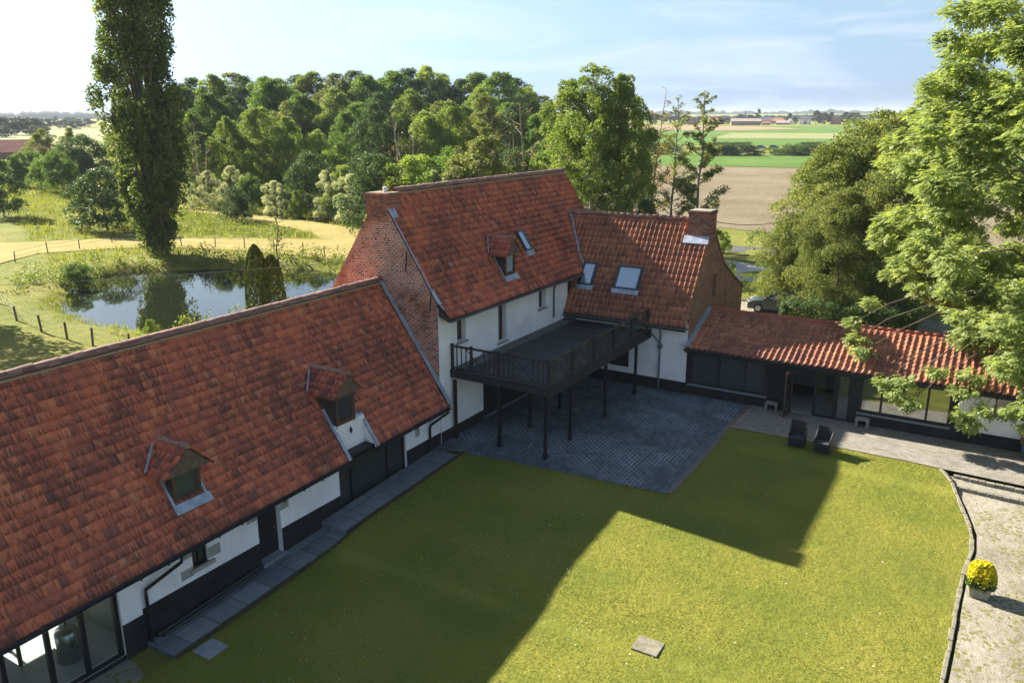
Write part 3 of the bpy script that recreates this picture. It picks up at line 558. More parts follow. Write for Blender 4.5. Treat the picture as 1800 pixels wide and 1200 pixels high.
# ------------------------------------------------------------------ dormers and skylights
def dormer(parent, xf, yc, hw, zb, zt, zr, rs, hostx, glass, dark='dark_boards', front='brown_wood', gable='grey_boards', seed=1, cheek=True, apron=True, ztop_drop=0.75):
    """small gabled dormer facing +x. hostx(z): x of the host roof surface at height z"""
    oh = 0.24; ze = zr-ztop_drop
    hz = lambda x: None
    d = MB()                                                         # body: two boarded cheeks
    for s in (-1, 1):
        y0 = yc+s*hw; y1 = yc+s*(hw-0.05)
        zlow = zb-0.15
        d.prism([(xf, y0, zlow), (xf, y0, zt+0.05), (hostx(zt+0.05)-0.1, y0, zt+0.05), (hostx(zlow)-0.1, y0, zlow)], (0, y1-y0, 0))
        k = zlow+0.1
        while k < zt:                                                # lapped boards
            xe = hostx(k+0.05)
            if xe < xf-0.1: d.hexa([(xe, y0+s*.001, k), (xf, y0+s*.001, k), (xf, y0+s*.022, k), (xe, y0+s*.022, k), (xe, y0+s*.001, k+.1), (xf, y0+s*.001, k+.1), (xf, y0+s*.006, k+.1), (xe, y0+s*.006, k+.1)])
            k += 0.11
    d.box(hostx(zt)-0.2, xf-0.03, yc-hw+.045, yc+hw-.045, zt-.02, zt+.04)
    body = d.build('dormer', dark, parent)
    fr = MB(); frame(fr, 'x', xf+0.03, yc-hw, yc+hw, zb-0.03, zt+0.02, 0.10, -0.1)
    frame(fr, 'x', xf+0.005, yc-hw+0.1, yc+hw-0.1, zb+0.07, zt-0.08, 0.045, -0.06)
    fr.build('window_frame', front, body)
    MB().box(xf-0.05, xf-0.035, yc-hw+0.14, yc+hw-0.14, zb+0.11, zt-0.12).build('pane', glass, body)
    g = MB(); k = ze-0.02; gh = zr-ze
    while k < zr-0.06:                                               # weatherboarded gable
        w0 = rs*(1-(k-ze)/gh)-0.02; w1 = rs*(1-(k+0.11-ze)/gh)-0.02; w1 = max(w1, 0.01)
        if w0 > 0.02: g.hexa([(xf+.02, yc-w0, k), (xf+oh-.02, yc-w0, k), (xf+oh-.02, yc+w0, k), (xf+.02, yc+w0, k), (xf+.02, yc-w1, k+.11), (xf+oh-.05, yc-w1, k+.11), (xf+oh-.05, yc+w1, k+.11), (xf+.02, yc+w1, k+.11)])
        k += 0.113
    g.build('gable_boards', gable, body)
    xb = hostx(zr)-0.1
    for s in (-1, 1):
        tile_slope('roof_slope', 'tile', xf+oh+0.03, xb, [(yc, zr), (yc+s*(rs+0.05), ze-0.04)], [(yc, zr), (yc+s*(rs+0.05), ze-0.04)], axis='x', w=0.21, row=0.31, amp=0.03, parent=body, seed=seed+s,
                   skip=lambda sx, h, z: sx < hostx(z)-0.12)
    ridge_caps('dormer_ridge', 'ridge', (xb, yc, zr+0.03), (xf+oh+0.05, yc, zr+0.03), 0.10, 0.33, body, seed)
    mo = MB(); mo.prism([(xf+oh+.045, yc+.085*math.cos(a_), zr+.0+.085*math.sin(a_)) for a_ in np.linspace(0, math.pi, 8)], (0.02, 0, 0)); mo.build('ridge_end_mortar', 'mortar', body)
    fl = MB()
    for s in (-1, 1):
        pts = []
        for zz in np.linspace(zt-0.1 if s < 0 else zt-0.5, zb-0.16, 7): pts.append((hostx(zz)+0.05, yc+s*(hw+0.03), zz+0.03))
        if cheek: ribbon(fl, pts, (0, s*0.09, 0.0), (0.55, 0, 0.8), 0.018)
    ribbon(fl, [(hostx(zr-0.15)+0.02, yc-rs*0.3, zr-0.02), (hostx(ze)+0.05, yc-rs-0.1, ze+0.10)], (0.02, -0.10, 0.0), (0.7, 0, 0.6), 0.02)
    if apron:
        za = zb-0.05; zbm = zb-0.29
        fl.hexa([(hostx(za)+.035, yc-hw-.12, za), (hostx(za)+.035, yc+hw+.2, za), (hostx(zbm)+.055, yc+hw+.2, zbm), (hostx(zbm)+.055, yc-hw-.12, zbm),
                 (hostx(za)+.065, yc-hw-.12, za+.02), (hostx(za)+.065, yc+hw+.2, za+.02), (hostx(zbm)+.085, yc+hw+.2, zbm+.01), (hostx(zbm)+.085, yc-hw-.12, zbm+.01)])
    fl.build('lead_flashing', 'lead', body)
    return body
def each(name, mat, parent, boxes):
    return [MB().box(*b).build(name, mat, parent) for b in boxes]
def skylight(parent, c, along, down, w, h, glass='glass_sky', skirt=0.28, name='skylight', lift=0.0):
    """c: upper-left corner on the roof; along: unit vector of the width; down: unit vector down the slope"""
    c, a, d = Vector(c), Vector(along).normalized(), Vector(down).normalized(); n = a.cross(d).normalized()
    if n.z < 0: n = -n
    c = c+n*lift
    def slab(mb, s0, s1, t0, t1, l0, l1):
        q = [c+a*s+d*t for s, t in ((s0, t0), (s1, t0), (s1, t1), (s0, t1))]; mb.hexa([p+n*l0 for p in q]+[p+n*l1 for p in q])
    f = MB(); b = 0.085
    slab(f, 0, b, 0, h, -.05, .12); slab(f, w-b, w, 0, h, -.05, .12); slab(f, b, w-b, 0, b, -.05, .135); slab(f, b, w-b, h-b, h, -.05, .11)
    o = f.build(name, 'zinc_dark', parent); g = MB(); slab(g, b, w-b, b, h-b, .03, .085); g.build('pane', glass, o)
    k = MB(); slab(k, -.10, w+.10, h+.005, h+skirt, .05, .065); k.build('lead_apron', 'lead', o)
    k = MB(); slab(k, -.07, -.005, -.05, h, -.02, .06); k.build('side_flashing', 'zinc_dark', o); k = MB(); slab(k, w+.005, w+.07, -.05, h, -.02, .06); k.build('side_flashing', 'zinc_dark', o)
    return o
MAT['zinc_dark'] = simple('dark_grey_aluminium', (0.05, 0.06, 0.068), 0.4, 0.2, 4, metal=0.3)

# ------------------------------------------------------------------ barn wing
barn = thing('barn_wing', 'long low barn with stained red pantile roof, two small dormers and a glazed end', 'barn', (-23.1, 14, 0))
LZ = lambda y: 1.95+(y-26.9)*0.0185
def lprof(y): e = LZ(y); return [(-23.1, 7.10), (-20.15, e+1.03), (-19.42, e)]
def lhost(y):
    P = lprof(y)
    def f(z):
        zs = [P[2][1], P[1][1], P[0][1]]; xs = [P[2][0], P[1][0], P[0][0]]
        if z < zs[0]: return xs[0]+(zs[0]-z)*0.7
        return float(np.interp(z, zs, xs))
    return f
cut = lambda s, h, z: 20.42 < s < 21.95 and h > -20.75
dsk = lambda s, h, z: cut(s, h, z) or (20.5 < s < 21.4 and h > -21.0) or (13.7 < s < 14.5 and -20.95 < h < -20.25)
tile_slope('roof', 'tile', -1, 26.84, lprof(-1), lprof(26.84), w=0.225, row=0.31, amp=0.026, skip=dsk, parent=barn, seed=11)
rearL = lambda y: [(-23.1, 7.10), (-26.2, 2.6), (-26.9, 1.9)]
tile_slope('rear_roof', 'tile', -1, 26.84, rearL(0), rearL(1), w=0.235, row=0.33, amp=0.026, parent=barn, seed=12, coarse=True)
sb = MB()
for a, b in ((-1, 20.42), (21.95, 26.84)): slab_under(sb, a, b, lprof(a), lprof(b), 'y')
slab_under(sb, 20.42, 21.95, [lprof(20.42)[0], (-20.75, lprof(20.42)[1][1]+0.82)], [lprof(21.95)[0], (-20.75, lprof(21.95)[1][1]+0.82)], 'y')
slab_under(sb, -1, 26.84, rearL(0), rearL(1), 'y'); sb.build('roof_boarding', 'dark_boards', barn)
ridge_caps('ridge_cap', 'ridge', (-23.1, -1, 7.14), (-23.1, 26.9, 7.14), 0.15, 0.37, barn, 4)
mo = MB()
for s in (-1, 1): mo.beam((-23.1+s*.15, -1, 7.02), (-23.1+s*.15, 26.8, 7.02), 0.07, 0.07)
mo.build('ridge_bedding', 'mortar', barn)
Lh = [(2.6, 11.35, -1.0, 1.55), (13.85, 14.42, .53, 1.62), (16.45, 17.45, -.72, 1.62), (20.4, 24.42, -.5, 1.75)]
wall('wall', 'white', 'x', -20.35, 0.35, -1, 26.86, -1.7, 2.04, Lh, barn)
w2 = MB(); w2.box(-20.35, -20.0, 20.42, 21.95, 2.05, 3.0); w2.build('dormer_wall', 'white', barn)
wall('rear_wall', 'white', 'x', -26.6, 0.35, -1, 26.86, -1.7, 2.2, [(4.0, 6.0, -1.0, 1.85), (6.3, 8.3, -1.0, 1.85), (8.6, 11.6, -1.0, 1.85)], barn)
for y0, y1, zt in ((11.36, 16.45, .14), (17.46, 20.39, .22), (24.43, 26.85, .55)):
    MB().box(-20.0, -19.985, y0, y1, -1.6, zt).build('plinth', 'plinth', barn)
MB().box(-20.03, -19.93, 11.33, 11.98, .02, 1.60).box(-20.0, -19.93, 11.37, 11.98, -1.6, .018).build('corner_pier', ['white'], barn)
MB().box(-19.93, -19.915, 11.34, 11.98, -1.6, .015).build('pier_plinth', 'plinth', barn)
fr = MB(); frame(fr, 'x', -20.08, 13.85, 14.42, .56, 1.62, .06, -.08, mull=(14.135,)); fw = fr.build('window', 'black_wood', barn)
MB().box(-20.15, -20.13, 13.9, 14.37, .6, 1.58).build('pane', 'glass', fw)
MB().box(-20.2, -19.9, 13.72, 14.62, .40, .53).build('window_sill', 'stone', barn)
for y0, y1, z0, z1 in ((13.40, 13.85, .30, .62), (13.45, 13.84, .95, 1.30), (14.43, 14.9, .58, .95), (14.43, 14.78, 1.22, 1.45), (16.0, 16.44, 1.02, 1.35), (17.46, 17.85, .90, 1.28), (12.9, 13.2, 1.38, 1.5)):
    MB().box(-20.01, -19.994, y0, y1, z0, z1).build('stone_quoin', 'stone', barn)
MB().box(-20.01, -19.975, 25.05, 25.32, .95, 1.38).build('stone_block', 'stone', barn)
dr = MB(); dr.box(-20.26, -20.2, 16.47, 17.43, -.62, 1.6)
for k in range(5): dr.box(-20.2, -20.19, 16.5+k*.185, 16.5+k*.185+.175, -.6, 1.58)
dd = dr.build('door', 'black_wood', barn); MB().tube([(-20.18, 17.28, .35), (-20.12, 17.28, .35), (-20.12, 17.17, .35)], .012).build('handle', 'steel', dd)
MB().box(-20.3, -19.82, 16.40, 17.52, -.86, -.66).build('door_step', 'sill', barn)
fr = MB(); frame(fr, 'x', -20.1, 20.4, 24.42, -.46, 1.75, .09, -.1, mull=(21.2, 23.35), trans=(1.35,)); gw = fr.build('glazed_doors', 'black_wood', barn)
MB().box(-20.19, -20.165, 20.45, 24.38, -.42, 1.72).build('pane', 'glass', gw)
# glazed end
MB().box(-20.0, -19.985, 2.0, 11.36, -1.6, -.98).build('plinth', 'plinth', barn)
fr = MB(); frame(fr, 'x', -20.05, 2.6, 11.34, -1.05, 1.62, .12, -.12, mull=(4.0, 5.4, 6.8, 7.55, 8.2, 9.35, 10.3), trans=(1.18,)); ge = fr.build('glazed_facade', 'black_wood', barn)
MB().box(-20.14, -20.128, 2.65, 11.3, -1.0, 1.58).build('pane', 'clear', ge)
fr = MB()
for a, b in ((4.0, 6.0), (6.3, 8.3), (8.6, 11.6)): frame(fr, 'x', -26.4, a, b, -1.0, 1.85, .07, -.1, mull=((a+b)/2,))
fr.build('rear_window_frames', 'black_wood', barn)
MB().box(-26.25, -20.35, -1, 12.0, -1.3, -1.06).build('floor', 'tilefloor', barn) if 'tilefloor' in MAT else None
each('partition_wall', 'inside', barn, [(-26.24, -20.36, 11.9, 12.1, -1.05, 2.0), (-26.24, -20.36, -.99, -.8, -1.05, 2.0)])
MB().box(-26.24, -20.36, -.8, 11.9, 2.06, 2.14).build('ceiling', 'inside', barn)
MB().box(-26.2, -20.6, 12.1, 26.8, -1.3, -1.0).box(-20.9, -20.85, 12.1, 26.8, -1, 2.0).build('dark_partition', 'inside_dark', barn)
# dormers
dormer(barn, -20.2, 14.10, .5, 2.80, 3.72, 4.50, .78, lhost(14.1), 'glass_green', seed=21)
dormer(barn, -20.0, 20.95, .5, 3.02, 4.10, 4.95, .72, lhost(21), 'glass', seed=31, apron=False, cheek=False)
for yy, z0 in ((20.36, 3.55), (21.93, 3.0)):
    fl = MB(); H = lhost(yy); ribbon(fl, [(H(z)+0.06, yy-.06, z+.04) for z in np.linspace(z0, LZ(yy)-.05, 9)], (0, .15, 0), (.6, 0, .8), .02); fl.build('lead_flashing', 'lead', barn)
for yy in (20.40, 21.93):
    ch = MB(); ch.prism([(-19.45, yy, LZ(yy)-.1), (-19.45, yy, LZ(yy)), (-20.8, yy, LZ(yy)+1.9), (-20.8, yy, 2.0), (-20.0, yy, 2.0)], (0, .03, 0)); ch.build('cut_reveal', 'white', barn)
MB().tube([(-19.97, 21.15, 2.78), (-19.95, 21.15, 2.62), (-19.93, 21.13, 2.5)], [.02, .05, .012]).box(-19.98, -19.93, 21.08, 21.22, 2.6, 2.64).build('iron_cleat', 'black_wood', barn)
MB().box(-20.0, -19.5, 20.43, 21.92, 1.80, 1.9).build('canopy_board', 'black_wood', barn)
# verge flashing against the house gable
fl = MB(); H = lhost(26.8); ribbon(fl, [(H(z)+0.07, 26.66, z+.05) for z in np.linspace(7.1, 1.98, 14)], (0, .22, 0), (.7, 0, .7), .02); fl.build('lead_verge', 'lead', barn)
# gutter, downpipes and fascia
g = MB(); gutter(g, [(-19.36, y, LZ(y)-.09) for y in (-1, 6, 13, 20.4)], .085); gutter(g, [(-19.36, y, LZ(y)-.09) for y in (21.95, 24, 26.8)], .085)
for y in np.arange(0, 26.5, .9):
    if not 20.3 < y < 22: g.box(-19.47, -19.29, y, y+.03, LZ(y)-.2, LZ(y)-.165)
g.build('gutter', 'gutter_black', barn)
fa = MB()
for a, b in ((-1, 20.42), (21.95, 26.83)): fa.hexa([(-19.50, a, LZ(a)-.24), (-19.47, a, LZ(a)-.24), (-19.47, b, LZ(b)-.24), (-19.50, b, LZ(b)-.24), (-19.50, a, LZ(a)-.03), (-19.47, a, LZ(a)-.03), (-19.47, b, LZ(b)-.03), (-19.50, b, LZ(b)-.03)])
for a, b in ((-1, 20.42), (21.95, 26.83)): fa.hexa([(-20.0, a, LZ(a)-.10), (-19.5, a, LZ(a)-.16), (-19.5, b, LZ(b)-.16), (-20.0, b, LZ(b)-.10), (-20.0, a, LZ(a)-.07), (-19.5, a, LZ(a)-.13), (-19.5, b, LZ(b)-.13), (-20.0, b, LZ(b)-.07)])
fa.build('fascia', 'black_wood', barn)
MB().tube([(-19.36, 13.05, LZ(13)-.15), (-19.36, 13.05, LZ(13)-.32), (-19.9, 12.15, .75), (-19.87, 12.12, .55), (-19.87, 12.12, -1.0)], .055).build('downpipe', 'gutter_black', barn)
MB().tube([(-19.36, 26.6, LZ(26.6)-.15), (-19.36, 26.62, LZ(26.6)-.25), (-19.88, 26.0, 1.2), (-19.9, 25.95, 1.05), (-19.9, 25.95, .02)], .055).build('downpipe', 'gutter_black', barn)
tag(MB().tube([(-19.72, 12.4, -.88), (-19.72, 16.3, -.66)], .06).tube([(-19.86, 12.3, -.86), (-19.86, 16.4, -.63)], .07).build('drain_pipe_stack', 'gutter_black'), 'two black pipes lying along the foot of the barn wall', 'pipes')

# ------------------------------------------------------------------ brick farmhouse
house = thing('brick_farmhouse', 'tall brick farmhouse with a steep red pantile roof, a patterned brick gable and white front', 'house', (-23, 35, 0))
Mp = [(-23.0, 10.9), (-20.12, 6.48), (-19.44, 5.76)]; Mr = [(-23.0, 10.9), (-26.3, 6.0), (-27.0, 5.3)]
def mhost(z): return float(np.interp(z, [5.76, 6.48, 10.9], [-19.44, -20.12, -23.0])) if z > 5.76 else -19.44
mz = lambda x: 10.9-(x+23.0)*1.535 if x < -20.12 else 6.48-(x+20.12)*1.06
tile_slope('roof', 'tile', 26.93, 43.9, Mp, Mp, w=0.225, row=0.32, amp=0.03, parent=house, seed=41, skip=lambda s, h, z: (32.6 < s < 33.4 and -20.95 < h < -20.15) or (35.55 < s < 36.0 and -21.2 < h < -20.75))
tile_slope('rear_roof', 'tile', 26.93, 43.9, Mr, Mr, w=0.235, row=0.33, amp=0.03, parent=house, seed=42, coarse=True)
sb = MB(); slab_under(sb, 27.0, 43.85, Mp, Mp, 'y'); slab_under(sb, 27.0, 43.85, Mr, Mr, 'y'); sb.build('roof_boarding', 'dark_boards', house)
ridge_caps('ridge_cap', 'ridge', (-23, 27.9, 10.93), (-23, 43.95, 10.93), 0.15, 0.36, house, 5)
mo = MB()
for s in (-1, 1): mo.beam((-23.0+s*.15, 27.9, 10.80), (-23.0+s*.15, 43.8, 10.80), 0.06, 0.08)
mo.build('ridge_bedding', 'mortar', house)
gp = [(-20.0, -1.0), (-20.0, 6.28), (-20.18, 6.52), (-22.95, 10.80), (-23.05, 10.80), (-26.35, 5.95), (-26.45, 5.7), (-26.45, -1)]
MB().prism([(x, 26.88, z) for x, z in gp], (0, .4, 0)).build('gable_wall', 'brick_x', house)
MB().prism([(x, 43.5, z) for x, z in gp], (0, .35, 0)).build('far_gable_wall', 'brick_x', house)
Mh = [(28.25, 28.95, 4.33, 5.62), (31.7, 32.45, 3.5, 5.62), (35.65, 36.4, 4.36, 5.66), (30.3, 38.0, -.02, 2.6)]
wall('wall', 'white', 'x', -20.39, 0.40, 26.885, 38.88, -.6, 6.15, Mh, house)
wall('rear_wall', 'brick_c', 'x', -26.45, .35, 27.29, 43.5, -.6, 5.9, [], house)
MB().box(-19.99, -19.975, 26.9, 30.29, -.5, .52).build('plinth', 'plinth', house)
MB().box(-20.3, -20.22, 30.3, 38.0, -.02, 2.6).build('opening_shade_panel', 'black_wood', house)  # black panel; the unlit depth of the opening is put into its colour
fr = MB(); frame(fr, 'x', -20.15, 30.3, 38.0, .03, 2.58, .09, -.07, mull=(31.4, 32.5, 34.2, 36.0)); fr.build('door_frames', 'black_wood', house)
for (a, b, z0, z1, nm) in ((28.25, 28.95, 4.33, 5.62, 'window'), (31.7, 32.45, 3.5, 5.62, 'door'), (35.65, 36.4, 4.36, 5.66, 'window')):
    fr = MB(); frame(fr, 'x', -20.24, a, b, z0, z1, .08, -.09, mull=((a+b)/2,) if nm == 'window' else ())
    o = fr.build(nm, 'brown_wood', house)
    if nm == 'door': MB().box(-20.31, -20.28, a+.08, b-.08, z0+.08, z0+.9).build('door_panel', 'brown_wood', o); MB().box(-20.3, -20.28, a+.08, b-.08, z0+.9, z1-.08).build('pane', 'glass', o); MB().tube([(-20.28, a+.14, z0+1.0), (-20.2, a+.14, z0+1.0), (-20.2, a+.25, z0+1.0)], .012).build('handle', 'steel', o)
    else: MB().box(-20.3, -20.28, a+.08, b-.08, z0+.08, z1-.08).build('pane', 'glass', o)
    MB().box(-20.23, -19.92, a-.12, b+.12, z0-.09, z0-.003).build('sill', 'stone', house)
g = MB(); gutter(g, [(-19.38, 26.95, 5.66), (-19.38, 39.6, 5.66)], .075); g.build('gutter', 'zinc', house)
MB().tube([(-19.38, 38.35, 5.6), (-19.42, 38.3, 5.5), (-19.9, 38.05, 5.38), (-19.93, 37.4, 5.36), (-19.93, 37.2, 5.2), (-19.93, 37.2, 3.6)], .05).build('downpipe', 'zinc', house)
ev = MB(); ev.prism([(-20.0, 26.93, 6.25), (-19.45, 26.93, 5.70), (-19.45, 26.93, 5.60), (-20.0, 26.93, 5.82)], (0, .05, 0)); ev.prism([(-20.2, 26.9, 6.5), (-19.99, 26.9, 6.28), (-19.99, 26.9, 5.85), (-20.0, 26.9, 5.85)], (0, .03, 0))
ev.hexa([(-20.0, 26.98, 5.78), (-19.47, 26.98, 5.58), (-19.47, 38.8, 5.58), (-20.0, 38.8, 5.78), (-20.0, 26.98, 5.81), (-19.47, 26.98, 5.61), (-19.47, 38.8, 5.61), (-20.0, 38.8, 5.81)])
ev.build('eaves_boards', 'dark_boards', house)
fl = MB(); ribbon(fl, [(mhost(z)+.055, 26.87, z+.045) for z in np.linspace(10.3, 6.1, 12)], (0, .07, 0), (.8, 0, .55), .015)
fl.hexa([(mhost(10.25)+.04, 26.9, 10.25), (mhost(10.25)+.04, 27.3, 10.25), (mhost(9.85)+.06, 27.3, 9.85), (mhost(9.85)+.06, 26.9, 9.85), (mhost(10.25)+.06, 26.9, 10.27), (mhost(10.25)+.06, 27.3, 10.27), (mhost(9.85)+.08, 27.3, 9.87), (mhost(9.85)+.08, 26.9, 9.87)])
ribbon(fl, [(mhost(z)+.055, 26.84, z+.05) for z in np.linspace(6.9, 6.3, 4)], (0, .2, 0), (.8, 0, .55), .02)
fl.build('verge_flashing', 'lead', house)
cm = MB(); cm.box(-23.68, -22.5, 26.86, 27.78, 9.7, 10.72).box(-23.72, -22.46, 26.82, 27.82, 10.721, 10.86)
cs = cm.build('chimney', 'brick_c', house); MB().box(-23.66, -22.52, 26.9, 27.75, 10.861, 10.89).build('mortar_cap', 'mortar_brown', cs)
MB().lathe([(.10, 0), (.10, .22), (.085, .24), (.085, .24)], (-22.95, 27.3, 10.89), 12).build('flue_pot', 'pot_white', cs) if 'pot_white' in MAT else None
for x, z in ((-20.35, 6.5), (-21.6, 8.05)): an = MB(); an.beam((x-.05, 26.862, z-.45), (x+.05, 26.862, z+.45), .04, .03, (0, 1, 0)); an.build('wall_anchor', 'black_wood', house)
dormer(house, -20.12, 33.0, .45, 6.66, 7.68, 8.40, .68, mhost, 'glass_pale', seed=51, gable='grey_boards', front='brown_wood')
nM = Vector((-2.88, 0, 4.42)).normalized()
skylight(house, (-21.32, 35.47, 8.32), (0, 1, 0), (2.88, 0, -4.42), .62, 1.15)

# ------------------------------------------------------------------ side wing with two skylights
wing = thing('side_wing', 'side wing with ribbed orange pantiles half in sun, two skylights and a brown brick gable', 'house', (-16.5, 43, 0))
Rf = [(41.9, 8.7), (38.95, 4.48), (38.40, 3.70)]; Rr = [(41.9, 8.7), (42.5, 7.85), (44.3, 6.12), (46.2, 5.15), (48.8, 3.95)]
hid = lambda s, h, z: s < -19.98 and z < mz(s)-0.10
tile_slope('roof', 'tile2', -22.4, -12.98, Rf, Rf, axis='x', w=0.272, row=0.36, amp=0.075, parent=wing, seed=61, skip=lambda s, h, z: hid(s, h, z) or (-19.35 < s < -18.85 and 5.2 < z < 6.0) or (-17.2 < s < -16.3 and 5.2 < z < 6.0), lip=.032)
tile_slope('rear_roof', 'tile2', -22.4, -12.98, Rr, Rr, axis='x', w=0.262, row=0.36, amp=0.05, parent=wing, seed=62, coarse=True, skip=lambda s, h, z: h < 43.9 and hid(s, h, z))
sb = MB(); slab_under(sb, -20.0, -13.05, Rf, Rf, 'x'); slab_under(sb, -22.0, -13.05, Rr, Rr, 'x'); sb.build('roof_boarding', 'dark_boards', wing)
ridge_caps('ridge_cap', 'ridge', (-21.75, 41.9, 8.74), (-14.1, 41.9, 8.74), .15, .37, wing, 7)
wall('wall', 'white', 'y', 38.9, .35, -19.985, -13.004, -.4, 3.75, [(-17.95, -16.22, .92, 1.95)], wing)
MB().box(-19.985, -13.002, 38.883, 38.9, -.35, .62).build('plinth', 'plinth', wing)
fr = MB(); frame(fr, 'y', 39.02, -17.95, -16.22, .92, 1.95, .08, .08, mull=(-17.1,)); o = fr.build('window', 'black_wood', wing); MB().box(-17.9, -16.27, 39.07, 39.09, .97, 1.9).build('pane', 'glass', o)
gp = [(38.905, -.5), (38.905, 3.9), (38.96, 4.40), (41.9, 8.60), (42.5, 7.78), (44.3, 6.05), (46.2, 5.08), (48.6, 3.95), (48.6, -.5)]
MB().prism([(-13.0, y, z) for y, z in gp], (-.35, 0, 0)).build('gable_wall', 'brick_y', wing)
wall('rear_wall', 'brick_y', 'y', 48.25, .34, -22.0, -13.36, -.5, 3.9, [], wing)
vg = MB()
for a, b in zip(Rr[:-1], Rr[1:]): vg.beam((-12.97, a[0], a[1]+.02), (-12.97, b[0], b[1]+.02), .10, .09)
for a, b in zip(Rf[:-1], Rf[1:]): vg.beam((-12.985, a[0], a[1]-.02), (-12.985, b[0], b[1]-.02), .05, .06)
vg.build('verge_mortar', 'mortar_brown', wing) if 'mortar_brown' in MAT else None
sl = MB()
sl.box(-12.999, -12.985, 42.55, 43.12, 4.45, 5.75); o = sl.build('slit_shade_plate', 'brick_dark', wing) if 'brick_dark' in MAT else None  # flat plate on the wall face; the slit's shade is its dark colour
cm = MB(); cm.box(-14.12, -12.94, 41.25, 42.32, 7.4, 9.12).box(-14.16, -12.90, 41.21, 42.36, 9.121, 9.24); cs = cm.build('chimney', 'brick_c', wing)
MB().box(-14.1, -12.96, 41.27, 42.3, 9.241, 9.28).build('mortar_cap', 'concrete', cs)
fl = MB(); fl.box(-14.25, -12.9, 41.12, 41.247, 7.62, 7.70); fl.hexa([(-14.3, 41.0, 7.56), (-12.93, 41.0, 7.56), (-12.93, 41.24, 7.91), (-14.3, 41.24, 7.91), (-14.3, 41.0, 7.60), (-12.93, 41.0, 7.60), (-12.93, 41.24, 7.96), (-14.3, 41.24, 7.96)]); fl.build('lead_flashing', 'lead', cs)
g = MB(); gutter(g, [(-20.2, 38.33, 3.62), (-13.0, 38.33, 3.62)], .085); g.build('gutter', 'zinc', wing)
MB().box(-20.0, -13.0, 38.43, 38.46, 3.42, 3.66).box(-20.0, -13.0, 38.46, 38.9, 3.5, 3.53).build('fascia', 'zinc_dark', wing)
MB().tube([(-14.35, 38.33, 3.55), (-14.4, 38.6, 3.3), (-14.45, 38.8, 3.15), (-14.45, 38.8, 0.02)], .05).tube([(-15.0, 38.8, 3.1), (-14.45, 38.8, 2.55)], .045).box(-14.57, -14.33, 38.7, 38.88, 2.3, 2.5).build('downpipe', 'zinc', wing)
dR = (0, -3.48, -4.98); skylight(wing, (-19.52, 40.13, 6.17), (1, 0, 0), (0, -2.95, -4.22), .78, 1.35, lift=.06); skylight(wing, (-17.4, 40.13, 6.17), (1, 0, 0), (0, -2.95, -4.22), 1.34, 1.35, lift=.06)
fl = MB(); pts = []
for y in np.linspace(41.9, 39.42, 9):
    z = 8.7-(41.9-y)*1.43; pts.append((mhost(z)+.05, y, z+.07))
ribbon(fl, pts, (.14, 0, .02), (.3, -.5, .8), .02); fl.build('valley_flashing', 'lead', wing)

# ------------------------------------------------------------------ annex along the walkway
annex = thing('long_annex', 'long low annex with a sunlit orange pantile roof and dark glazed front on the walkway', 'annex', (-4, 42, 0))
Af = [(41.9, 3.98), (38.36, 2.66)]; Ar = [(41.9, 3.98), (45.4, 2.6)]; AX0, AX1 = -12.96, 5.6
tile_slope('roof', 'tile2', AX0, AX1, Af, Af, axis='x', w=0.285, row=0.345, amp=0.075, parent=annex, seed=71, lip=.034)
tile_slope('rear_roof', 'tile2', AX0, AX1, Ar, Ar, axis='x', w=0.272, row=0.36, amp=0.055, parent=annex, seed=72, coarse=True)
sb = MB(); slab_under(sb, AX0, AX1, Af, Af, 'x', -.06); slab_under(sb, AX0, AX1, Ar, Ar, 'x', -.06); sb.build('roof_boarding', 'dark_boards', annex)
ridge_caps('ridge_cap', 'ridge2', (AX0, 41.9, 4.0), (AX1, 41.9, 4.0), .13, .40, annex, 9)
fl = MB(); fl.hexa([(-12.98, 38.36, 2.74), (-12.72, 38.36, 2.76), (-12.72, 41.9, 4.08), (-12.98, 41.9, 4.06), (-12.98, 38.36, 2.77), (-12.72, 38.36, 2.79), (-12.72, 41.9, 4.11), (-12.98, 41.9, 4.10)])
fl.build('lead_flashing', 'lead', annex)
Ah = [(-12.80, -8.90, .62, 2.36), (-7.75, -4.95, -.05, 2.36), (-4.55, -.78, .62, 2.36)]
wall('wall', 'black_wood', 'y', 38.9, .25, -12.98, -.5, -.3, 2.58, Ah, annex)
wall('white_wall', 'white', 'y', 38.885, .27, -.495, 5.5, .60, 2.58, [(.85, 2.6, 1.45, 2.35)], annex)
each('plinth', 'plinth', annex, [(-.495, 5.5, 38.875, 39.14, -.3, .598), (-12.8, -8.85, 38.885, 38.9, -.3, .55), (-4.5, -.5, 38.885, 38.9, -.3, .55)])
fr = MB(); frame(fr, 'y', 38.97, .85, 2.6, 1.45, 2.35, .07, .08, mull=(1.7,)); o = fr.build('window', 'black_wood', annex); MB().box(.9, 2.55, 39.02, 39.04, 1.5, 2.3).build('pane', 'glass', o)
fr = MB(); frame(fr, 'y', 38.93, -12.8, -8.9, .62, 2.36, .09, .1, mull=(-11.3, -9.95)); o = fr.build('window_band', 'black_wood', annex); MB().box(-12.75, -8.95, 39.0, 39.015, .7, 2.3).build('pane', 'glass_annex', o)
fr = MB(); frame(fr, 'y', 38.93, -4.55, -.78, .62, 2.36, .09, .1, mull=(-3.62, -1.72)); o = fr.build('window_band', 'black_wood', annex); MB().box(-4.5, -.83, 39.0, 39.015, .7, 2.3).build('pane', 'glass_mirror', o)
each('window_sill', 'sill', annex, [(-12.85, -8.8, 38.76, 38.92, .55, .618), (-4.62, -.72, 38.76, 38.92, .55, .618)])
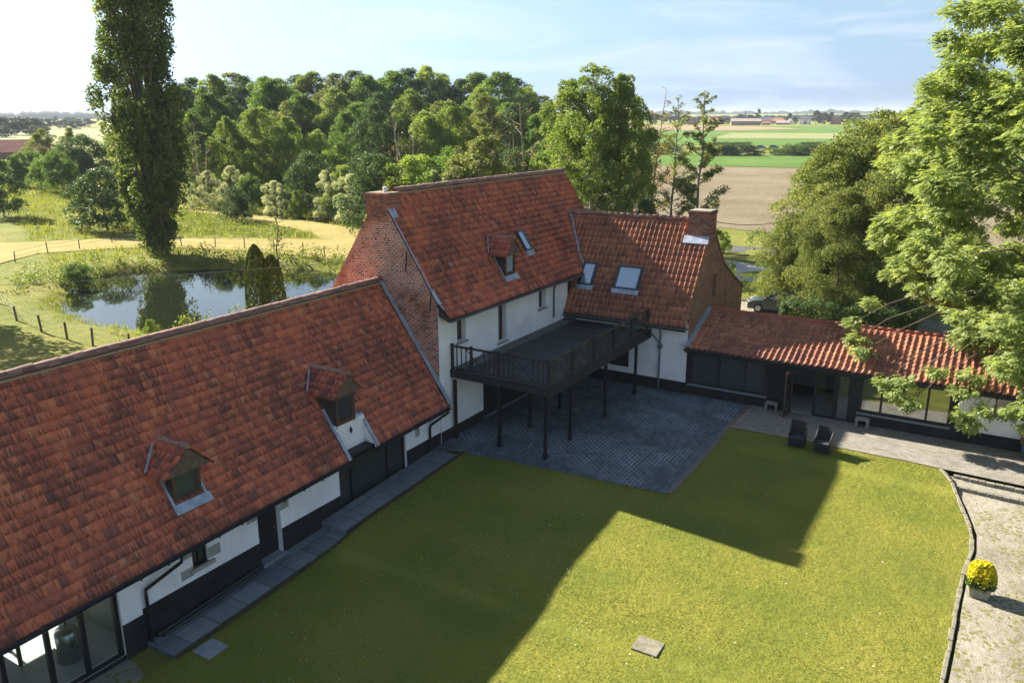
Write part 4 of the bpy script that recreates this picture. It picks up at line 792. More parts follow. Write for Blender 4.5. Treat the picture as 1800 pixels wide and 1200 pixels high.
fr = MB(); fr.box(-7.75, -7.66, 38.93, 39.03, 0, 2.36); fr.box(-6.62, -6.50, 38.93, 39.03, 0, 2.36); fr.box(-5.72, -5.5, 38.93, 39.03, 0, 2.36); fr.box(-5.04, -4.95, 38.93, 39.03, 0, 2.36); fr.box(-7.66, -6.62, 38.93, 39.03, 2.27, 2.36)
fr.box(-6.5, -5.72, 38.93, 39.03, 0, .12).box(-6.5, -5.72, 38.93, 39.03, 2.2, 2.36).box(-5.5, -5.04, 38.93, 39.03, 0, .1).box(-5.5, -5.04, 38.93, 39.03, 2.2, 2.36)
o = fr.build('door_frame', 'black_wood', annex); MB().box(-6.5, -5.72, 38.99, 39.0, .12, 2.2).build('pane', 'clear', o); MB().box(-5.5, -5.04, 38.99, 39.0, .1, 2.2).build('pane', 'glass_mirror', o)
dl = MB(); hx, hy = -7.62, 38.90; dv = Vector((-.12, -.99, 0)).normalized(); nv = Vector((dv.y, -dv.x, 0))
def leaf(mb, a0, a1, z0, z1, th=.05, off=0.0):
    p = Vector((hx, hy, 0))+dv*a0+nv*off; q = Vector((hx, hy, 0))+dv*a1+nv*off; mb.hexa([(*(p-nv*th/2).xy, z0), (*(q-nv*th/2).xy, z0), (*(q+nv*th/2).xy, z0), (*(p+nv*th/2).xy, z0), (*(p-nv*th/2).xy, z1), (*(q-nv*th/2).xy, z1), (*(q+nv*th/2).xy, z1), (*(p+nv*th/2).xy, z1)])
leaf(dl, 0, .1, .03, 2.25); leaf(dl, .9, 1.0, .03, 2.25); leaf(dl, .1, .9, .03, .2); leaf(dl, .1, .9, 2.13, 2.25)
do = dl.build('open_door', 'brown_wood', annex); pn = MB(); leaf(pn, .1, .9, .2, 2.13, .012); pn.build('pane', 'glass', do)
hn = MB(); p = Vector((hx, hy, 0))+dv*.94; hn.tube([(*(p+nv*.03).xy, 1.05), (*(p+nv*.09).xy, 1.05), (*(p+nv*.09-dv*.1).xy, 1.05)], .012).tube([(*(p-nv*.03).xy, 1.05), (*(p-nv*.09).xy, 1.05), (*(p-nv*.09-dv*.1).xy, 1.05)], .012); hn.build('handle', 'steel', do)
MB().box(-12.6, 5.4, 39.16, 45.0, -.3, .0).build('floor', 'floor_in', annex)
MB().box(-12.6, 5.4, 45.0, 45.25, -.3, 2.75).box(5.4, 5.6, 38.9, 45.25, -.3, 2.6).box(-12.6, 5.4, 43.5, 43.6, .002, 2.6).build('back_wall', 'inside', annex)
MB().box(-12.6, 5.4, 39.17, 43.49, 2.585, 2.6).build('ceiling', 'inside', annex)
each('partition_wall', 'inside', annex, [(-8.7, -8.6, 39.16, 43.49, .003, 2.58), (-4.75, -4.65, 39.16, 43.49, .003, 2.58)])
g = MB(); gutter(g, [(-13.0, 38.30, 2.58), (AX1, 38.30, 2.58)], .075); g.build('gutter', 'gutter_black', annex)
MB().box(-12.97, AX1, 38.40, 38.43, 2.40, 2.6).box(-12.97, AX1, 38.43, 38.88, 2.50, 2.53).build('fascia', 'black_wood', annex)

# ------------------------------------------------------------------ timber balcony on posts
deck = thing('timber_balcony', 'dark timber balcony on thin posts with crossed railings in the corner of the courtyard', 'balcony', (-17.5, 33, 0))
DZ = 3.22; DX0, DX1, DY0, DY1 = -19.98, -15.02, 27.68, 38.80
fb = MB(); n = 42; e = np.linspace(DY0+.02, DY1, n+1); r_ = random.Random(3)
n = 34; e = np.linspace(DX0+.62, DX1-.02, n+1)
for a, b in zip(e[:-1], e[1:]): fb.box(a+.009, b-.009, DY0+.02, DY1, DZ-.04, DZ+r_.uniform(-.004, .004))
fb.build('deck_boards', 'deck_floor', deck)
MB().box(DX0, DX0+.6, DY0+.3, DY1, DZ-.02, DZ+.06).build('lead_curb', 'curb_grey', deck)
fa = MB(); fa.box(DX0, DX1, DY0-.02, DY0+.05, DZ-.33, DZ-.06).box(DX0, DX1+.04, DY0-.06, DY0+.06, DZ-.055, DZ+.03).box(DX0, DX1, DY0-.04, DY0-.021, DZ-.14, DZ-.1)
fa.box(DX1-.05, DX1+.02, DY0+.06, DY1+1.3, DZ-.44, DZ-.06).box(DX1-.06, DX1+.06, DY0+.06, DY1+1.3, DZ-.055, DZ+.03)
fa.build('fascia', 'deck_wood', deck)
jb = MB()
for y in np.arange(DY0+.4, DY1, .55): jb.box(DX0, DX1-.06, y, y+.07, DZ-.26, DZ-.045)
for x in (-15.25, -17.6): jb.box(x-.06, x+.06, DY0+.1, DY1, DZ-.44, DZ-.262)
jb.build('joists', 'deck_wood', deck)
for x, y in ((-17.6, 27.95), (-15.25, 27.85), (-15.3, 30.25), (-15.25, 33.8), (-15.2, 37.4), (-17.6, 33.6), (-17.6, 30.6), (-19.8, 27.75)):
    p = MB(); p.box(x-.065, x+.065, y-.065, y+.065, float(court(x, y)), DZ-.44); p.box(x-.085, x+.085, y-.085, y+.085, float(court(x, y)), .22); p.build('post', 'black_wood', deck, bevel=.008)
rail = MB(); posts = []
def rail_run(mb, P0, P1, n, endpost=True):
    P0, P1 = Vector(P0), Vector(P1); d = (P1-P0)/n
    for i in range(n):
        a = P0+d*i; b = a+d; L = d.length; u = d.normalized()
        def at(t, z): q = a+u*t; return (q.x, q.y, DZ+z)
        mb.beam(at(.04, 1.10), at(L-.04, 1.10), .07, .06); mb.beam(at(.04, .12), at(L-.04, .12), .05, .06); mb.beam(at(.04, 1.145), at(L-.04, 1.145), .1, .02)
        k0, k1 = L*.30, L*.70
        for t in (L*.10, L*.20, k0, k1, L*.80, L*.90): mb.beam(at(t, .15), at(t, 1.07), .04, .04, (u.x, u.y, 0))
        mb.beam(at(k0+.02, .16), at(k1-.02, 1.06), .035, .035); mb.beam(at(k0+.02, 1.06), at(k1-.02, .16), .03, .03)
m1 = MB(); rail_run(m1, (-19.9, DY0+.06, 0), (DX1-.06, DY0+.06, 0), 2); m1.build('railing', 'deck_wood', deck)
m2 = MB(); rail_run(m2, (DX1-.06, DY0+.06, 0), (DX1-.06, 38.5, 0), 5); m2.build('railing', 'rail_moss', deck)
for x, y in [(-19.9, DY0+.06), (-18.9, DY0+.06), (-17.5, DY0+.06), (DX1-.06, DY0+.06)]+[(DX1-.06, DY0+.06+(38.5-DY0-.06)*k/5) for k in range(1, 6)]:
    p = MB(); p.box(x-.05, x+.05, y-.05, y+.05, DZ+.032, DZ+1.19); p.box(x-.06, x+.06, y-.06, y+.06, DZ+1.19, DZ+1.22); p.build('railing_post', 'deck_wood', deck)

# ------------------------------------------------------------------ vegetation tools
def at(u, D):
    """ground position at distance D in the direction of picture column u"""
    d = _R @ np.array([u-900, 208-600, _f]); d = d[:2]/np.hypot(*d[:2]); return d*D
def topz(u, v, D):
    d = _R @ np.array([u-900, v-600, _f]); return 14+d[2]/np.hypot(d[0], d[1])*D
def hpix(u, v, D): return topz(u, v, D)-float(ground(*at(u, D)))
def mat_leaf(name, cols, trans=0.35, rough=0.6, spec=0.25, hue=0.25):
    m, t, n, l, b = newmat(name); a = node(t, 'ShaderNodeAttribute', attribute_name='rnd'); c = ramp(t, cols); l.new(a.outputs['Fac'], c.inputs[0])
    oi = node(t, 'ShaderNodeObjectInfo'); k = mth(t, 'ADD', 1-hue/2, mth(t, 'MULTIPLY', oi.outputs['Random'], hue)); col = mixc(t, 1.0, c.outputs[0], k, 'MULTIPLY')
    l.new(col, b.inputs['Base Color']); b.inputs['Roughness'].default_value = rough; b.inputs['Specular IOR Level'].default_value = spec
    tr = node(t, 'ShaderNodeBsdfTranslucent'); l.new(mixc(t, 1.0, col, (1.25, 1.2, 0.55), 'MULTIPLY'), tr.inputs[0]); ms = node(t, 'ShaderNodeMixShader'); ms.inputs[0].default_value = min(0.6, trans*1.35)
    l.new(b.outputs[0], ms.inputs[1]); l.new(tr.outputs[0], ms.inputs[2]); l.new(ms.outputs[0], n['Material Output'].inputs[0]); return m
LEAF = {
 'green': mat_leaf('leaf_mid_green', [(0, (0.050, 0.106, 0.026)), (0.5, (0.100, 0.174, 0.039)), (1, (0.169, 0.249, 0.065))], hue=0.4),
 'dark': mat_leaf('leaf_dark_green', [(0, (0.034, 0.065, 0.026)), (0.5, (0.063, 0.109, 0.039)), (1, (0.111, 0.167, 0.061))], trans=0.25),
 'lime': mat_leaf('leaf_yellow_green', [(0, (0.092, 0.154, 0.030)), (0.5, (0.165, 0.239, 0.048)), (1, (0.255, 0.315, 0.087))], hue=0.4),
 'olive': mat_leaf('leaf_olive', [(0, (0.086, 0.118, 0.039)), (0.5, (0.152, 0.188, 0.065)), (1, (0.244, 0.264, 0.098))], hue=0.4),
 'silver': mat_leaf('leaf_silver_willow', [(0, (0.162, 0.208, 0.144)), (0.5, (0.325, 0.367, 0.279)), (1, (0.552, 0.574, 0.473))], trans=0.4),
 'poplar': mat_leaf('leaf_poplar', [(0, (0.042, 0.072, 0.022)), (0.5, (0.086, 0.130, 0.033)), (1, (0.200, 0.223, 0.060))], trans=0.32, rough=0.6, spec=0.3),
 'ash': mat_leaf('leaf_ash', [(0, (0.132, 0.192, 0.059)), (0.5, (0.234, 0.301, 0.093)), (0.9, (0.336, 0.386, 0.146)), (1, (0.454, 0.465, 0.177))], trans=0.38, rough=0.55, spec=0.4, hue=0.05),
 'horn': mat_leaf('leaf_hornbeam', [(0, (0.066, 0.110, 0.032)), (0.5, (0.132, 0.174, 0.052)), (0.85, (0.230, 0.249, 0.080)), (1, (0.321, 0.276, 0.094))], trans=0.36),
 'yew': mat_leaf('leaf_thuja', [(0, (0.043, 0.071, 0.014)), (0.5, (0.076, 0.108, 0.020)), (1, (0.123, 0.155, 0.031))], trans=0.15),
 'far': mat_leaf('leaf_far_trees', [(0, (0.030, 0.048, 0.020)), (0.5, (0.055, 0.075, 0.030)), (1, (0.090, 0.105, 0.042))], trans=0.2),
 'bare': mat_leaf('leaf_sparse_yellow', [(0, (0.140, 0.120, 0.050)), (0.5, (0.230, 0.180, 0.075)), (1, (0.300, 0.230, 0.110))]),
 'mum': mat_leaf('petal_yellow', [(0, (0.38, 0.32, 0.01)), (0.5, (0.60, 0.53, 0.015)), (1, (0.74, 0.68, 0.04))], trans=0.2, hue=0.05),
 'grass': mat_leaf('grass_blades', [(0, (0.073, 0.107, 0.019)), (0.45, (0.138, 0.168, 0.028)), (0.8, (0.215, 0.224, 0.062)), (1, (0.292, 0.286, 0.114))], trans=0.4, hue=0.0),
 'turf': mat_leaf('turf_blades', [(0, (0.102, 0.142, 0.023)), (0.4, (0.183, 0.217, 0.037)), (0.65, (0.266, 0.264, 0.064)), (1, (0.413, 0.344, 0.183))], trans=0.45, hue=0.0, spec=.2),
 'weed': mat_leaf('weed_leaves', [(0, (0.057, 0.092, 0.018)), (0.5, (0.115, 0.155, 0.028)), (0.9, (0.201, 0.230, 0.046)), (1, (0.345, 0.322, 0.057))], trans=0.35, hue=0.0),
}
MAT['daisy'] = simple('daisy_petals', (0.55, 0.56, 0.52), .9, .1, 3)
MAT['bark'] = simple('brown_bark', (0.115, 0.092, 0.066), 0.9, 0.4, 4, bumps=0.6, bscale=12)
MAT['bark_pale'] = simple('pale_yellow_bark', (0.24, 0.195, 0.115), 0.9, 0.35, 4, bumps=0.5, bscale=12)
MAT['bark_far'] = simple('grey_bark', (0.16, 0.145, 0.12), 0.9, 0.3, 4)
def unit(v): return v/(np.linalg.norm(v, axis=-1, keepdims=True)+1e-9)
def leaf_quads(P, L, r, up=0.6, aspect=0.55, T=None):
    n = len(P); L = np.broadcast_to(L, n)[:, None]*(0.7+0.6*r.random((n, 1)))
    N = unit(unit(r.normal(size=(n, 3)))+np.array([0, 0, up])); t = unit(np.cross(N, unit(r.normal(size=(n, 3))))) if T is None else unit(T)
    if T is not None: N = unit(N-t*(N*t).sum(1, keepdims=True))
    b = np.cross(N, t)*L*aspect*0.5; c = 0.12*L*N
    V = np.stack([P-t*L*.5, P+b+c, P+t*L*.5, P-b+c], 1).reshape(-1, 3); return V, np.arange(4*n).reshape(-1, 4)
def clumps(C, cr, n, r, flat=0.75, shell=0.6):
    """n points spread in clumps around centres C with radii cr, mostly near each clump's skin"""
    w = cr**2; k = r.choice(len(C), n, p=w/w.sum()); d = unit(r.normal(size=(n, 3))); d[:, 2] = np.where((d[:, 2] < 0) & (r.random(n) < .55), -d[:, 2], d[:, 2])
    rad = (shell+(1-shell)*r.random(n))*np.where(r.random(n) < .12, 1.25, 1.0)
    return C[k]+d*(rad*cr[k])[:, None]*np.array([1, 1, flat]), k
PROF = {
 'round': lambda t: np.sqrt(np.clip(1-(1.9*t-0.92)**2, 0.01, 1)),
 'egg': lambda t: np.clip(np.sqrt(np.clip(t*4, 0, 1))*(1-t**2.2)**0.8, 0.05, 1),
 'dome': lambda t: np.clip(np.sqrt(np.clip(t*5+.15, 0, 1))*(1-np.clip(t, 0, 1)**3.4)**0.62, 0.05, 1),
 'cone': lambda t: np.clip(np.sqrt(np.clip(t*6, 0, 1))*(1-t)**0.75, 0.04, 1),
 'poplar': lambda t: np.interp(t, [0, .08, .2, .42, .6, .8, .93, 1], [.26, .50, .84, 1.0, .96, .80, .48, .08]),
 'bush': lambda t: np.sqrt(np.clip(1-(t*0.98)**2, 0.02, 1)),
}
def tree_meshes(name, H, Rc, base, prof, K, nleaf, leaf, lmat, seed, cr=(0.2, 0.34), bark='bark', flat=0.8, trunk_r=None, nbranch=26, vert=0.0, gap=0.25, aspect=0.55, up=0.6, clump_stretch=None, limbs_up=0.35, fork=0.62):
    r = np.random.default_rng(seed); t = r.random(K)**(1.15 if prof == 'poplar' else 0.85); f = PROF[prof]; ang = r.random(K)*2*math.pi
    lump = 1+gap*np.sin(ang*3+r.random()*6)*np.sin(t*9+r.random()*6)+gap*0.6*np.sin(ang*5+t*14+r.random()*6)
    rad = Rc*f(t)*lump*np.sqrt(0.12+0.88*r.random(K))*0.86; z = base+(H-base)*t*0.97
    C = np.stack([rad*np.cos(ang), rad*np.sin(ang), z], 1); cra = Rc*r.uniform(*cr, K)*(0.55+0.45*f(t)); C[:, 2] = np.minimum(C[:, 2], H-cra*flat*0.6)
    P, k = clumps(C, cra, nleaf, r, flat)
    if clump_stretch: P[:, 2] = C[k, 2]+(P[:, 2]-C[k, 2])*clump_stretch
    P[:, 2] = np.maximum(P[:, 2], 0.05)
    V, F = leaf_quads(P, leaf, r, up, aspect); cl = r.random(K)[k]; rv = np.clip(0.30*cl+0.55*r.random(nleaf)+0.12, 0, 1)
    crown = np_mesh('crown', V, F, LEAF[lmat], {'rnd': rv})
    mb = MB(); tr = trunk_r or H*0.014; nz_ = 7; path = [Vector((0.12*Rc*math.sin(i*1.3+seed)*i/nz_*0.5, 0.12*Rc*math.cos(i*1.7+seed)*i/nz_*0.5, H*fork*1.35*i/nz_)) for i in range(nz_+1)]
    path[0].z = -0.3; mb.tube(path, [tr*(1.45 if i == 0 else 1)*(1-0.86*i/nz_) for i in range(nz_+1)], 8)
    for j in r.choice(K, min(nbranch, K), replace=False):
        c = Vector(C[j]); zb = max(base*0.55, min(c.z-limbs_up*(Vector((c.x, c.y)).length+0.3*H*vert)-0.3, H*fork*1.2)); i = min(nz_-1, max(0, int(zb/(H*fork*1.35)*nz_))); q = path[i].lerp(path[i+1], max(0, zb/(H*fork*1.35)*nz_-i))
        m_ = q.lerp(c, 0.5)+Vector((0, 0, 0.10*(c-q).length)); rr = tr*0.33*(1-0.5*zb/H); mb.tube([q, m_, c], [rr, rr*0.65, rr*0.2], 5, False)
    me = bpy.data.meshes.new('trunk'); me.from_pydata(mb.v, [], mb.f); me.materials.append(MAT[bark]); me.polygons.foreach_set('use_smooth', [True]*len(me.polygons))
    return me, crown
def plant(name, label, cat, meshes, loc, rotz=0, scale=1.0, group=None):
    t = thing(name, label, cat, loc, group); t.rotation_euler = (0, 0, rotz); t.scale = (scale,)*3 if not hasattr(scale, '__len__') else scale
    for nm, me in zip(('trunk', 'crown'), meshes):
        o = bpy.data.objects.new(nm, me); COL.objects.link(o); o.parent = t
    return t
def gpos(u, D): p = at(u, D); return (float(p[0]), float(p[1]), float(ground(*p)))

# ------------------------------------------------------------------ poplar by the pond
pop = tree_meshes('poplar', 31.5, 4.3, 0.7, 'poplar', 260, 74000, 0.29, 'poplar', 5, cr=(0.15, 0.27), flat=1.5, clump_stretch=1.4, trunk_r=0.62, nbranch=60, vert=0.8, gap=0.20, limbs_up=1.7, fork=0.70, up=0.2, aspect=0.75)
plant('poplar_tree', 'very tall dark poplar rising from the far bank of the pond past the top edge', 'tree', pop, (-76.0, 53.2, float(ground(-76.0, 53.2))), 0.6)

# ------------------------------------------------------------------ the wood behind the pond
PT = {
 'a': tree_meshes('wood', 20, 7.0, 1.0, 'dome', 84, 26000, 0.38, 'green', 101, cr=(.19, .32)),
 'b': tree_meshes('wood', 20, 7.4, 1.0, 'dome', 84, 26000, 0.38, 'lime', 102, cr=(.18, .30)),
 'c': tree_meshes('wood', 20, 6.6, 1.0, 'dome', 80, 24000, 0.38, 'dark', 103, cr=(.19, .32)),
 'd': tree_meshes('wood', 20, 6.4, 1.0, 'dome', 84, 22000, 0.36, 'olive', 104, cr=(.17, .28), gap=0.3),
 'e': tree_meshes('wood', 9, 4.6, 0.3, 'bush', 46, 13000, 0.30, 'green', 105, cr=(.22, .36)),
 'f': tree_meshes('wood', 9, 4.2, 0.2, 'bush', 46, 15000, 0.24, 'silver', 106, cr=(.18, .30), gap=.35, aspect=.35),
 'g': tree_meshes('wood', 9, 4.6, 0.2, 'bush', 46, 13000, 0.30, 'lime', 107, cr=(.22, .36)),
 'h': tree_meshes('wood', 9, 4.6, 0.2, 'bush', 46, 13000, 0.30, 'dark', 108, cr=(.22, .36)),
}
PH = dict(a=20, b=20, c=20, d=20, e=9, f=9, g=9, h=9)
rr = np.random.default_rng(77)
def wood(kind, u, D, v, label, group, cat='tree', wid=1.0, nm='woodland_tree'):
    s = hpix(u, v, D)/PH[kind]; return plant(nm, label, cat, PT[kind], gpos(u, D), float(rr.random()*6.28), (s*wid, s*wid, s), group)
SKY = np.array([(310, 152), (340, 140), (400, 127), (450, 134), (520, 130), (570, 128), (620, 122), (660, 126), (700, 114), (750, 110), (790, 142), (840, 120), (890, 130), (930, 150), (970, 168)])
GB = 'tall trees along the skyline of the wood'; GM = 'trees in the middle of the wood'; GF = 'low trees along the edge of the wood'
for i, u in enumerate(np.arange(312, 975, 31)):
    wood('acbdca'[i % 6], u+rr.uniform(-9, 9), rr.uniform(198, 226), np.interp(u, SKY[:, 0], SKY[:, 1])+rr.uniform(-3, 9), 'tall tree on the skyline at the back of the wood', GB, wid=rr.uniform(.95, 1.2))
for i, u in enumerate(np.arange(322, 960, 44)):
    wood('bacbda'[i % 6], u+rr.uniform(-12, 12), rr.uniform(170, 186), np.interp(u, SKY[:, 0], SKY[:, 1])+rr.uniform(28, 62), 'leafy tree standing in the middle of the wood behind the pond', GM, wid=rr.uniform(.85, 1.05))
for i, (u, D, v, k, wd) in enumerate([(345, 152, 232, 'a', .8), (395, 151, 205, 'b', .8), (450, 152, 190, 'b', .95), (500, 150, 205, 'b', .8), (556, 148, 228, 'b', .95), (610, 151, 196, 'a', .8), (655, 135, 180, 'c', .85), (700, 134, 210, 'c', .8), (745, 130, 196, 'b', .85), (790, 130, 178, 'b', .8), (850, 132, 168, 'd', .8), (905, 133, 182, 'c', .8), (945, 130, 200, 'a', .8)]):
    wood(k, u, D, v, 'sunlit lower tree at the front edge of the wood', GF, wid=wd)
SH = [(322, 139, 322, 'f', .8, 'pale silver willow bush next to the poplar at the wood edge'), (355, 138, 300, 'f', .75, 'pale silver willow bush under the wood, second from the poplar'), (398, 134, 292, 'f', .75, 'pale silver willow bush under the wood, third from the poplar'), (432, 130, 305, 'e', .8, 'green bush between the silver willows and the mown strip'),
      (472, 124, 318, 'f', .9, 'low greyish willow bush at the end of the willow row'), (515, 120, 335, 'g', .8, 'small yellowish bush at the edge of the mown strip'), (535, 123, 268, 'h', .8, 'dark round bush at the wood edge above the mown strip'), (566, 117, 300, 'f', .7, 'silver white poplar sapling left of the brick chimney'),
      (612, 112, 306, 'f', .95, 'broad silver grey willow right beside the brick chimney'), (596, 116, 292, 'g', .75, 'green sapling between the two silver willows'), (655, 103, 272, 'h', .9, 'dark bush behind the brick chimney'), (690, 100, 290, 'g', .95, 'bright green bush above the left end of the house ridge'),
      (735, 99, 275, 'g', 1.0, 'bright yellow green bush above the house ridge'), (760, 96, 300, 'f', .6, 'small silver bush showing just above the house ridge'), (790, 97, 262, 'e', .9, 'mid green bush behind the middle of the house ridge'), (915, 92, 262, 'h', .9, 'dark bush behind the right end of the house ridge'), (960, 90, 250, 'e', .8, 'green bush beside the bare stems by the house ridge'),
      (480, 125, 345, 'h', .7, 'dark undergrowth bush low in the wood'), (610, 122, 330, 'h', 1.1, 'dark undergrowth bush in the wood behind the willows'), (400, 120, 330, 'h', 1.1, 'dark undergrowth bush in the wood right of the poplar'), (700, 120, 320, 'h', 1.2, 'dark undergrowth bush in the wood above the chimney')]
for u, D, v, k, wd, lb in SH: wood(k, u, D, v, lb, 'bushes along the edge of the wood', 'bush', wd, 'woodland_bush')
lime_t = tree_meshes('lime', 13, 4.6, 1.0, 'egg', 46, 14000, 0.27, 'olive', 121, cr=(.17, .28), gap=.4)
plant('olive_tree', 'feathery olive green tree behind the middle of the house ridge', 'tree', lime_t, gpos(845, 84), 1.0, hpix(845, 212, 84)/13)
plant('olive_tree', 'smaller yellowish tree left of the feathery olive one behind the ridge', 'tree', lime_t, gpos(805, 88), 3.0, (.62, .62, hpix(805, 258, 88)/13))
# sparse, twiggy trees
def twiggy(H, Rc, seed, nleaf, leaf, lmat, stems=1, bark='bark_pale', spread=0.25, cluster=0.28, nb=46, low=0.25):
    r = np.random.default_rng(seed); mb = MB(); tips = []
    for s_ in range(stems):
        a = r.random()*6.28; off = Vector((math.cos(a), math.sin(a), 0))*(0.15*stems*r.random()); lean = Vector((math.cos(a), math.sin(a), 0))*spread*H*(0.3 if stems > 1 else .03)
        hs = H*(1 if s_ == 0 else r.uniform(.7, .97)); pts = [off+lean*(i/6)**1.3+Vector((r.normal()*.10, r.normal()*.10, hs*i/6 if i else -.2)) for i in range(7)]
        mb.tube(pts, [H*.010*(1-.9*i/6)+.012 for i in range(7)], 6)
        for j in range(nb//stems):
            t = low+(1-low)*(j+r.random())/(nb//stems)*.98; i = min(5, int(t*6)); q = pts[i].lerp(pts[i+1], t*6-i); an = r.random()*6.28
            ln = Rc*(1-.75*abs(t-.45)**1.2-.35*t)*r.uniform(.5, 1.1); e = q+Vector((math.cos(an)*ln, math.sin(an)*ln, ln*r.uniform(.25, .9))); m_ = q.lerp(e, .55)+Vector((0, 0, -.06*ln))
            mb.tube([q, m_, e], [H*.0032, H*.0022, H*.0009], 4, False)
            for f in (.45, .62, .78, .9, 1.0): tips.append((*(q.lerp(e, f)+Vector((r.normal()*.12, r.normal()*.12, r.normal()*.1))), ln))
        tips.append((*pts[-1], .5))
    T = np.array(tips); P, k = clumps(T[:, :3], np.clip(T[:, 3]*cluster, .12, .8), nleaf, r, .8, .2)
    V, F = leaf_quads(P, leaf, r, .5, .6); crown = np_mesh('crown', V, F, LEAF[lmat], {'rnd': np.clip(.6*r.random(nleaf)+.4*r.random(len(T))[k], 0, 1)})
    me = bpy.data.meshes.new('trunk'); me.from_pydata(mb.v, [], mb.f); me.materials.append(MAT[bark]); return me, crown
ashes = tree_meshes('field_ash', 19, 5.0, 1.5, 'dome', 110, 30000, 0.25, 'lime', 131, cr=(.14, .24), gap=.35, flat=1.1, limbs_up=1.0, bark='bark_pale', nbranch=50)
ashes2 = tree_meshes('field_ash', 19, 4.6, 1.0, 'dome', 110, 28000, 0.25, 'lime', 132, cr=(.13, .23), gap=.4, flat=1.2, limbs_up=1.2, bark='bark_pale', nbranch=50)
for u, D, v, m_, wd, lb in ((1045, 80, 104, ashes, 1.0, 'tallest of the yellow green trees right behind where the two roofs meet'), (1003, 83, 138, ashes2, .95, 'yellow green tree left of the tallest one behind the house ridge'), (1092, 82, 128, ashes2, .85, 'yellow green tree right of the tallest one behind the wing ridge'), (1118, 88, 205, ashes, .8, 'lower olive tree at the field edge beside the bare leaning stems')):
    s = hpix(u, v, D)/19; plant('field_edge_tree', lb, 'tree', m_, gpos(u, D), float(rr.random()*6), (s*wid_ if False else s*wd, s*wd, s), 'trees behind the meeting of the two roofs')
tw_a = twiggy(17, 3.6, 201, 2600, .22, 'bare', 3, 'bark_pale', .30, .25); tw_b = twiggy(17, 2.9, 202, 9000, .22, 'olive', 1, 'bark_far', .1, .26, 60, .12); tw_c = twiggy(16, 2.6, 203, 3800, .20, 'olive', 1, 'bark_far', .1, .24, 50, .12)
tw_d = twiggy(12, 3.0, 204, 220, .2, 'bare', 4, 'bark_pale', .35, .2); tw_e = twiggy(6, 1.2, 205, 700, .14, 'olive', 1, 'bark', .1, .3, 34, .1)
for m_, H, u, D, v, nm, lb in ((tw_a, 17, 1142, 90, 160, 'bare_tree', 'leaning almost bare tree with yellow twigs at the field edge'), (tw_b, 17, 1236, 80, 164, 'alder_tree', 'tall thin alder with loose leaves left of the wing chimney'), (tw_c, 16, 1189, 84, 174, 'alder_tree', 'thin nearly leafless alder standing beside the leafier alder'),
                             (tw_d, 12, 870, 88, 195, 'bare_tree', 'bare forked stems poking up behind the house ridge'), (tw_d, 12, 938, 90, 178, 'bare_tree', 'yellowish bare stems rising left of the field edge trees'), (tw_d, 12, 1405, 74, 300, 'bare_tree', 'small dead grey tree at the left edge of the hornbeam'), (tw_e, 6, 466, 66, 372, 'sapling', 'thin sapling standing behind the columnar conifer')):
    s = hpix(u, v, D)/H; plant(nm, lb, 'tree', m_, gpos(u, D), float(rr.random()*6), s)
for u, D, v, lb in ((345, 142, 212, 'pale bare trunk standing in the dark gap right of the poplar'), (716, 120, 190, 'bare dead stems in the wood above the brick chimney')):
    plant('bare_tree', lb, 'tree', tw_d, gpos(u, D), float(rr.random()*6), hpix(u, v, D)/12)
wood('h', 1145, 78, 352, 'dark evergreen shrub showing above the wing ridge', None, 'bush', .55, 'evergreen_shrub')
wood('e', 1212, 82, 392, 'loose green shrub at the foot of the alders', None, 'bush', .8, 'evergreen_shrub')

# ------------------------------------------------------------------ right-hand trees
horn = tree_meshes('hornbeam', 15, 6.6, 0.2, 'dome', 230, 84000, 0.20, 'horn', 141, cr=(.13, .22), gap=.28, flat=.85)
horn_d = tree_meshes('hornbeam', 15, 6.2, 0.2, 'dome', 200, 60000, 0.20, 'horn', 142, cr=(.13, .22), gap=.3, flat=.85)
for u, D, v, m_, wd, lb in ((1556, 66, 192, horn, 1.0, 'dense hornbeam with golden top behind the ash at right'), (1478, 63, 246, horn, .92, 'dense yellow green hornbeam standing beside the pale lane'), (1422, 62, 372, horn, .88, 'small hornbeam in front of the lane, lowest of the hornbeams'), (1500, 57, 330, horn_d, .85, 'hornbeam standing nearest the annex roof, in front of the others'), (1600, 59, 262, horn_d, .85, 'hornbeam showing between the golden topped one and the ash')):
    s = hpix(u, v, D)/15; plant('hornbeam_tree', lb, 'tree', m_, gpos(u, D), float(rr.random()*6), (s*wd, s*wd, s), 'hornbeams behind the annex')
def bush_mesh(lx, ly, h, n, leaf, lmat, seed, boxy=True):
    r = np.random.default_rng(seed); P = np.stack([r.uniform(-lx, lx, n), r.uniform(-ly, ly, n), r.uniform(0.05, h, n)], 1); k = r.integers(0, 5, n)
    P[k == 0, 2] = h; P[k == 1, 1] = -ly; P[k == 2, 0] = -lx; P[k == 3, 0] = lx; P += r.normal(0, .09, P.shape); P[:, 2] += .12*np.sin(P[:, 0]*2.1+seed)+.08*np.sin(P[:, 0]*5.3)
    V, F = leaf_quads(P, leaf, r, .5, .65); return np_mesh('foliage', V, F, LEAF[lmat], {'rnd': np.clip(.25+.6*r.random(n)*(.6+.4*np.sin(P[:, 0]*3)), 0, 1)})
def single(name, me, loc, label, cat, rotz=0.0, group=None):
    o = np_obj(name, me); o.location = loc; o.rotation_euler = (0, 0, rotz); return tag(o, label, cat, group)
single('clipped_hedge', bush_mesh(3.8, 1.1, 2.5, 17000, .15, 'dark', 5), (-7.6, 53.5, 0), 'dark clipped hedge beside the parked car behind the annex ridge', 'hedge', R(8))
single('young_hedge', bush_mesh(1.5, .5, 2.0, 2600, .13, 'horn', 6), (-20.2, 66.5, 0), 'short thin hedge by the pale lane behind the brown gable', 'hedge', R(20))
